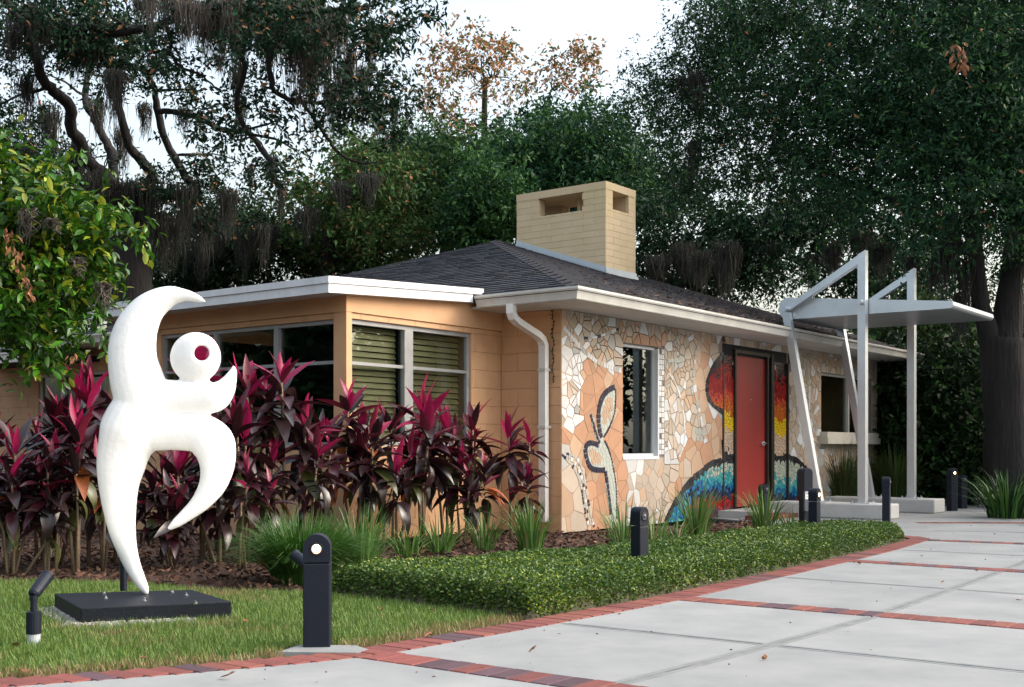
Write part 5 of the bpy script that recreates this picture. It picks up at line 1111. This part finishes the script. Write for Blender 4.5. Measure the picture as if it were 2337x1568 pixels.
simple_tree('shaded oak right of the chimney with bent lower limbs', 1600, 30, [(1560,520,29,130,90,2.2),(1680,560,28,120,80,2),(1800,540,28,130,70,2),(1620,640,30,140,50,2),(1500,600,30,90,80,2)], 3000, [M['lfOakD'], M['lfOak']], [3, 2], gap=-.14, gk=1.2, limbs=40, lr=.07, moss=mossr([(1560,560,660),(1500,590,690),(1650,600,680),(1760,560,650),(1850,590,680)], 27))
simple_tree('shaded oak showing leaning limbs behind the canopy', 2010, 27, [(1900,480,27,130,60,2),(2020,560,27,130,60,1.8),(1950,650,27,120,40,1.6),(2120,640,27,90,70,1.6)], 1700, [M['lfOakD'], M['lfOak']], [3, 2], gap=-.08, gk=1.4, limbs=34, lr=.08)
simple_tree('tall rust-topped tree rising against the white sky', 1085, 40, [(1080,110,40,90,42,1.5),(1010,110,40,45,25,1),(1150,120,40,50,40,1.2),(1030,170,40,60,40,1.2),(1130,190,40,80,50,1.4),(1010,230,40,60,60,1.3),(1080,260,40,90,50,1.6),(1200,185,40,40,30,.8),(985,160,40,35,25,.6)], 700, [M['lfRust'], M['lfRustG'], M['lfMid']], [4, 3, 1.2], .15, .16, .075, gap=-.16, gk=1.0, limbs=90, name='autumn_tree', top=150, per=6, sl=.5, lr=.075)
simple_tree('thin rusty tree right of the tall rust-topped one', 1235, 41, [(1265,135,41,30,28,.7),(1340,125,41,32,40,.8),(1300,185,41,40,30,.8),(1250,210,41,35,40,.8),(1330,200,41,30,25,.6)], 230, [M['lfRust'], M['lfRustG'], M['lfMid']], [3, 3, 1], .12, .16, .075, gap=-.2, limbs=34, name='autumn_tree', top=190, per=6, sl=.45, lr=.07)
simple_tree('dark oak behind the left roof with hanging moss', 470, 31, [(420,560,31,140,80,2.4),(540,540,31,140,80,2.4),(640,560,31,120,60,2.2),(560,620,31,160,50,2),(330,600,31,110,80,2),(430,660,31,150,50,2),(640,630,31.5,140,50,2),(800,610,31.5,110,45,2)], 3900, [M['lfOakD'], M['lfOlive']], [4, 1], gap=-.16, gk=1.2, moss=mossr([(420,500,620),(500,500,600),(560,520,640),(620,520,600),(460,560,650),(350,540,640)], 29))
simple_tree('dark leafy tree at far left behind the low wing', 90, 28, [(60,560,28,140,110,2.4),(180,600,28,130,90,2.2),(40,700,28,140,70,2),(240,660,28,100,70,2)], 2600, [M['lfOakD'], M['lfOak']], [3, 2], gap=-.24)
for (lb, X_, Y_, h_) in (('unseen oak added beyond the left edge to darken the porch panes', -13.5, 10.5, 7.5), ('unseen oak added farther left for the same dark reflection', -15, 4.5, 8), ('unseen oak beyond the right edge along the walkway, crown thickened for dark reflections', 15.5, 17, 8), ('unseen oak beyond the right edge nearer the walkway, crown thickened for dark reflections', 17, 10.5, 8)):  # unseen oaks put in, crowns made dense, so window glass reflects dark
    px_ = lambda v: v/Y_*FPX
    tree('oak_tree', lb, Vector((X_, Y_, -.05)), [([Vector((X_, Y_, -.05)), Vector((X_+.2, Y_, 1.6)), Vector((X_, Y_+.2, 3.2))], [.34, .28, .2])],
         [(1168+px_(X_+a), HORIZ-px_(z_-EYE), Y_+b_, px_(2.2), px_(1.6), 2.2) for a, b_, z_ in ((0, 0, 5), (-1.6, .5, 4), (1.2, -.8, 4), (0, 1.2, 6.2), (.3, -1.5, 2.6), (-.5, 1.6, 2.4), (.8, .6, 1.3))], 4200, 10, .2, .09, .6, [M['lfOakD'], M['lfOak']], [2, 1], gap=-.9, limbs=14, group='unseen trees kept dense for dark window reflections')
# 4. understory shrubs at right
def shrub(label, blobs, n, mats, wts=None, Ls=.11, Lw=.05, gap=-.3, base=None):
    Y = blobs[0][2]; b0 = at(blobs[0][0], HORIZ, Y); b0.z = -.05; t = thing('shrub', label, 'shrub', b0, 'dark shrubs right of the house')
    sp = crown_pts(blobs, n, gap, 1.6); b = MB()
    for i in range(9):
        e = Vector(sp[RNG.integers(len(sp))]); o = b0+Vector((random.gauss(0, .12), random.gauss(0, .12), 0)); b.tube(bez(o, (o+e)/2+Vector((0, 0, .2)), e, 5), [.03, .026, .02, .014, .008], 6)
    b.obj('stems', M['bark'], t, smooth=True); q, m = foliage_quads(sp, 12, Ls, Lw, .32)
    kind(link('foliage', quads_mesh('foliage', q, mats, RNG.choice(len(mats), m, p=np.array(wts)/sum(wts)) if wts else None), t), 'stuff')
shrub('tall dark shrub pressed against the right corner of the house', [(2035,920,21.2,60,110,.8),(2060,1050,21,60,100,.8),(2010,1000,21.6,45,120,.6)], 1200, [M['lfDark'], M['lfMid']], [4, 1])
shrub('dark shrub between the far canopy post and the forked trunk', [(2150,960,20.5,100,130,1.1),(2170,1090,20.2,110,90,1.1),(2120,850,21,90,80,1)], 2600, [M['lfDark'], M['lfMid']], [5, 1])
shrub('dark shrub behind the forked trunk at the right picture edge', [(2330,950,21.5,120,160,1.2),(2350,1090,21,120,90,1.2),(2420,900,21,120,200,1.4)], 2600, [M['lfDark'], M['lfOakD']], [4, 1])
shrub('pale olive shrub under the canopy wing beyond the posts', [(2110,760,24,90,60,1.4),(2200,800,24,80,70,1.4),(2020,800,25,80,70,1.4)], 1400, [M['lfOlive'], M['lfMid'], M['lfOakD']], [2, 2, 2])
sp = crown_pts([(x, 900+random.uniform(-20, 20), 52+random.uniform(-3, 3), 150, 170+random.uniform(-30, 40), 2) for x in range(-700, 3200, 130)], 9000, -.3, .5)
q, m = foliage_quads(sp, 9, .30, .16, 1.0); kind(link('far_wood', quads_mesh('far_wood', q, [M['lfOakD']])), 'stuff')
# 5. glossy foreground tree at the left edge
Yg = 8.2
base = Vector((-4.75, 8.3, -.02)); ct = thing('glossy_leaf_tree', 'bright glossy yellow-green tree leaning in from the left edge above the roof', 'tree', base)
b = MB(); b.tube([base, base+Vector((.1, 0, .9)), base+Vector((.35, 0, 1.7)), base+Vector((.7, -.1, 2.3))], [.09, .075, .06, .045], 9); b.obj('trunk', M['bark'], ct, smooth=True)
blobs = [(-60,420,Yg,130,130,.45),(30,430,Yg-.1,95,95,.40),(90,520,Yg-.15,120,110,.42),(0,600,Yg,150,150,.5),(160,560,Yg-.1,90,85,.35),(230,540,Yg-.1,70,45,.25),(290,520,Yg-.1,40,18,.12),(120,660,Yg-.1,110,90,.4),(210,640,Yg-.1,70,60,.3),(60,740,Yg-.05,90,60,.3),(120,790,Yg-.1,50,60,.2),(105,840,Yg-.1,22,28,.1),(10,340,Yg,50,45,.25),(-100,650,Yg,160,200,.5),(225,690,Yg-.05,30,35,.15)]
sp = crown_pts(blobs, 1000, -.62, 3.0)
tb = MB()
for i in range(44):
    e = Vector(sp[RNG.integers(len(sp))]); o = base+Vector((.5+random.uniform(-.1, .3), random.gauss(0, .1), 1.7+random.uniform(-.2, .6))); tb.tube(bez(o, (o+e)/2+Vector((0, 0, .12)), e, 6), [.016, .014, .012, .009, .006, .003], 5)
tb.obj('branches', M['bark'], ct, smooth=True)
def bl_leaf(m):
    b = MB(); K = 4; vs = []
    for k in range(K+1):
        t = k/K; hw = (.5*math.sin(math.pi*(t*.94+.03))**.9)*.46; vs += [(-hw, t, hw*.35-.25*t*t), (0, t, -.25*t*t), (hw, t, hw*.35-.25*t*t)]
    b.add(vs, [(3*k+j, 3*k+j+1, 3*k+4+j, 3*k+3+j) for k in range(K) for j in (0, 1)]); return b.mesh('leaf', m, True)
me_l = [bl_leaf(mat('glossy_green_leaf', (.065, .20, .014), .3, objvar=.35, transl=.25, var=.2)), bl_leaf(mat('glossy_yellow_green_leaf', (.32, .38, .03), .3, objvar=.25, transl=.25, var=.2)), bl_leaf(mat('glossy_dark_leaf', (.028, .095, .012), .3, objvar=.3, transl=.2, var=.2))]
LV = []
for p in sp:
    d0 = unit(RNG.normal(size=3)+np.array([.35, -.3, .15]))
    for k in range(9):
        q = p+d0*RNG.uniform(-.05, .16)+RNG.normal(0, .02, 3); d = unit(d0*.9+RNG.normal(size=3)*.7); LV.append((q, d, RNG.uniform(.055, .095)))
LV.sort(key=lambda a: a[0][1]-.15*a[0][0]); restL = MB(); proto = [(list(me.vertices), list(me.polygons)) for me in me_l]
PV = [np.array([v.co[:] for v in me.vertices]) for me in me_l]; PF = [[tuple(p.vertices) for p in me.polygons] for me in me_l]; ns = 0
for i, (q, d, L_) in enumerate(LV):
    dv = Vector(d); x_ = dv.cross(Vector((random.gauss(0, .5), random.gauss(0, .5), 1))).normalized(); z_ = x_.cross(dv); Mx = Matrix.Translation(Vector(q)) @ Matrix((x_, dv, z_)).transposed().to_4x4() @ Matrix.Scale(L_, 4)
    k = random.choices([0, 1, 2], [5, 2.2 if q[2] > 1.9 else .8, 3])[0]
    vx = (q[0]/q[1]*FPX+1168)
    if ns < 298 and vx > 0 and random.random() < .35: link('leaf', me_l[k], ct, M=Mx); ns += 1
    else:
        A = np.array(Mx); w_ = PV[k] @ A[:3, :3].T+A[:3, 3]; restL.add(w_.tolist(), PF[k], k)
kind(restL.obj('foliage', [me.materials[0] for me in me_l], ct, smooth=True), 'stuff')
for c_ in ((22, 520), (35, 560), (50, 600), (58, 632)): dead_cluster(ct, at(c_[0], c_[1], Yg-.55), 12, .05, .06)
dead_cluster(ct, at(165, 800, Yg-.3), 5, .03, .06)
moss_mesh(ct, [(at(235, 650, Yg-.3), .22, .05, 1), (at(60, 480, Yg-.5), .25, .05, 1), (at(175, 590, Yg-.4), .15, .035, 1), (at(120, 500, Yg-.5), .12, .03, 1)])
# ------------------------------------------------------------------ fallen leaves
fl_me = []
for k in range(3):
    b = MB(); c1 = random.uniform(.1, .3); vs = [(0, -1, .0), (.35, -.4, .12+c1), (.42, .2, .15), (0, 1, .1+c1), (-.4, .2, .2), (-.33, -.4, .1), (0, 0, 0)]
    b.add(vs, [(6, i, (i+1) % 6) for i in range(6)]); fl_me.append(b.mesh('fallen_leaf', M['dead'], False))
def fallen(x, y, z, L_, lab, grp):
    p = gnd(x, y, z); o = link('fallen_leaf', random.choice(fl_me)); o.location = (p.x, p.y, z+.006); o.rotation_euler = (random.gauss(0, .3), random.gauss(0, .3), random.uniform(0, 6.28)); o.scale = (L_,)*3; tag(o, lab, 'leaf', grp)
for x, y, lb in ((55, 1535, 'yellowish dry leaf in the lawn corner at the lower left'), (325, 1505, 'dry leaf on the lawn in front of the black slab'), (520, 1545, 'dry leaf on the lawn by the brick border left of the bollard pad'), (978, 1452, 'orange dry leaf on the lawn right of the nearest bollard'), (985, 1395, 'dry leaf on the lawn close to the hedge side'), (870, 1392, 'dry leaf on the lawn just behind the nearest bollard'), (560, 1420, 'dry leaf on the lawn right of the black slab'), (35, 1475, 'orange leaf on the lawn left of the grey conduit')): fallen(x, y, .01, random.uniform(.024, .042), lb, 'fallen leaves on the lawn')
for x, y, lb in ((1465, 1345, 'curled brown leaf on the brick border at the hedge foot'), (1490, 1372, 'flat brown leaf on the border pavers beside a curled one'), (1960, 1287, 'brown leaf where the third brick strip meets the border'), (1745, 1505, 'tiny leaf on the pale slab in the foreground'), (2150, 1330, 'small leaf on the slab at the right before the third strip'), (2325, 1372, 'orange leaf at the right picture edge on the paving'), (1215, 1485, 'small leaf on the large slab beside the first brick strip')): fallen(x, y, .004, random.uniform(.016, .034), lb, 'fallen leaves on the walkway')
o = link('fallen_leaf', fl_me[0]); o.location = tuple(at(1360, 1238, 9.1)); o.scale = (.045,)*3; tag(o, 'single pale orange leaf lying on top of the hedge', 'leaf')

n = 150; ss_ = RNG.uniform(SS[0]+1, SS[5], n); tt_ = RNG.random(n)**1.6*4; P0 = np.array([[*PT(a, b), .003] for a, b in zip(ss_, tt_)]); an = RNG.uniform(0, 6.28, n)
kind(link('walkway_litter', quads_mesh('walkway_litter', leaf_quads(P0, np.c_[np.cos(an), np.sin(an), np.full(n, .03)], RNG.uniform(.006, .028, n), RNG.uniform(.003, .010, n), RNG, 0), M['chip'])), 'stuff')
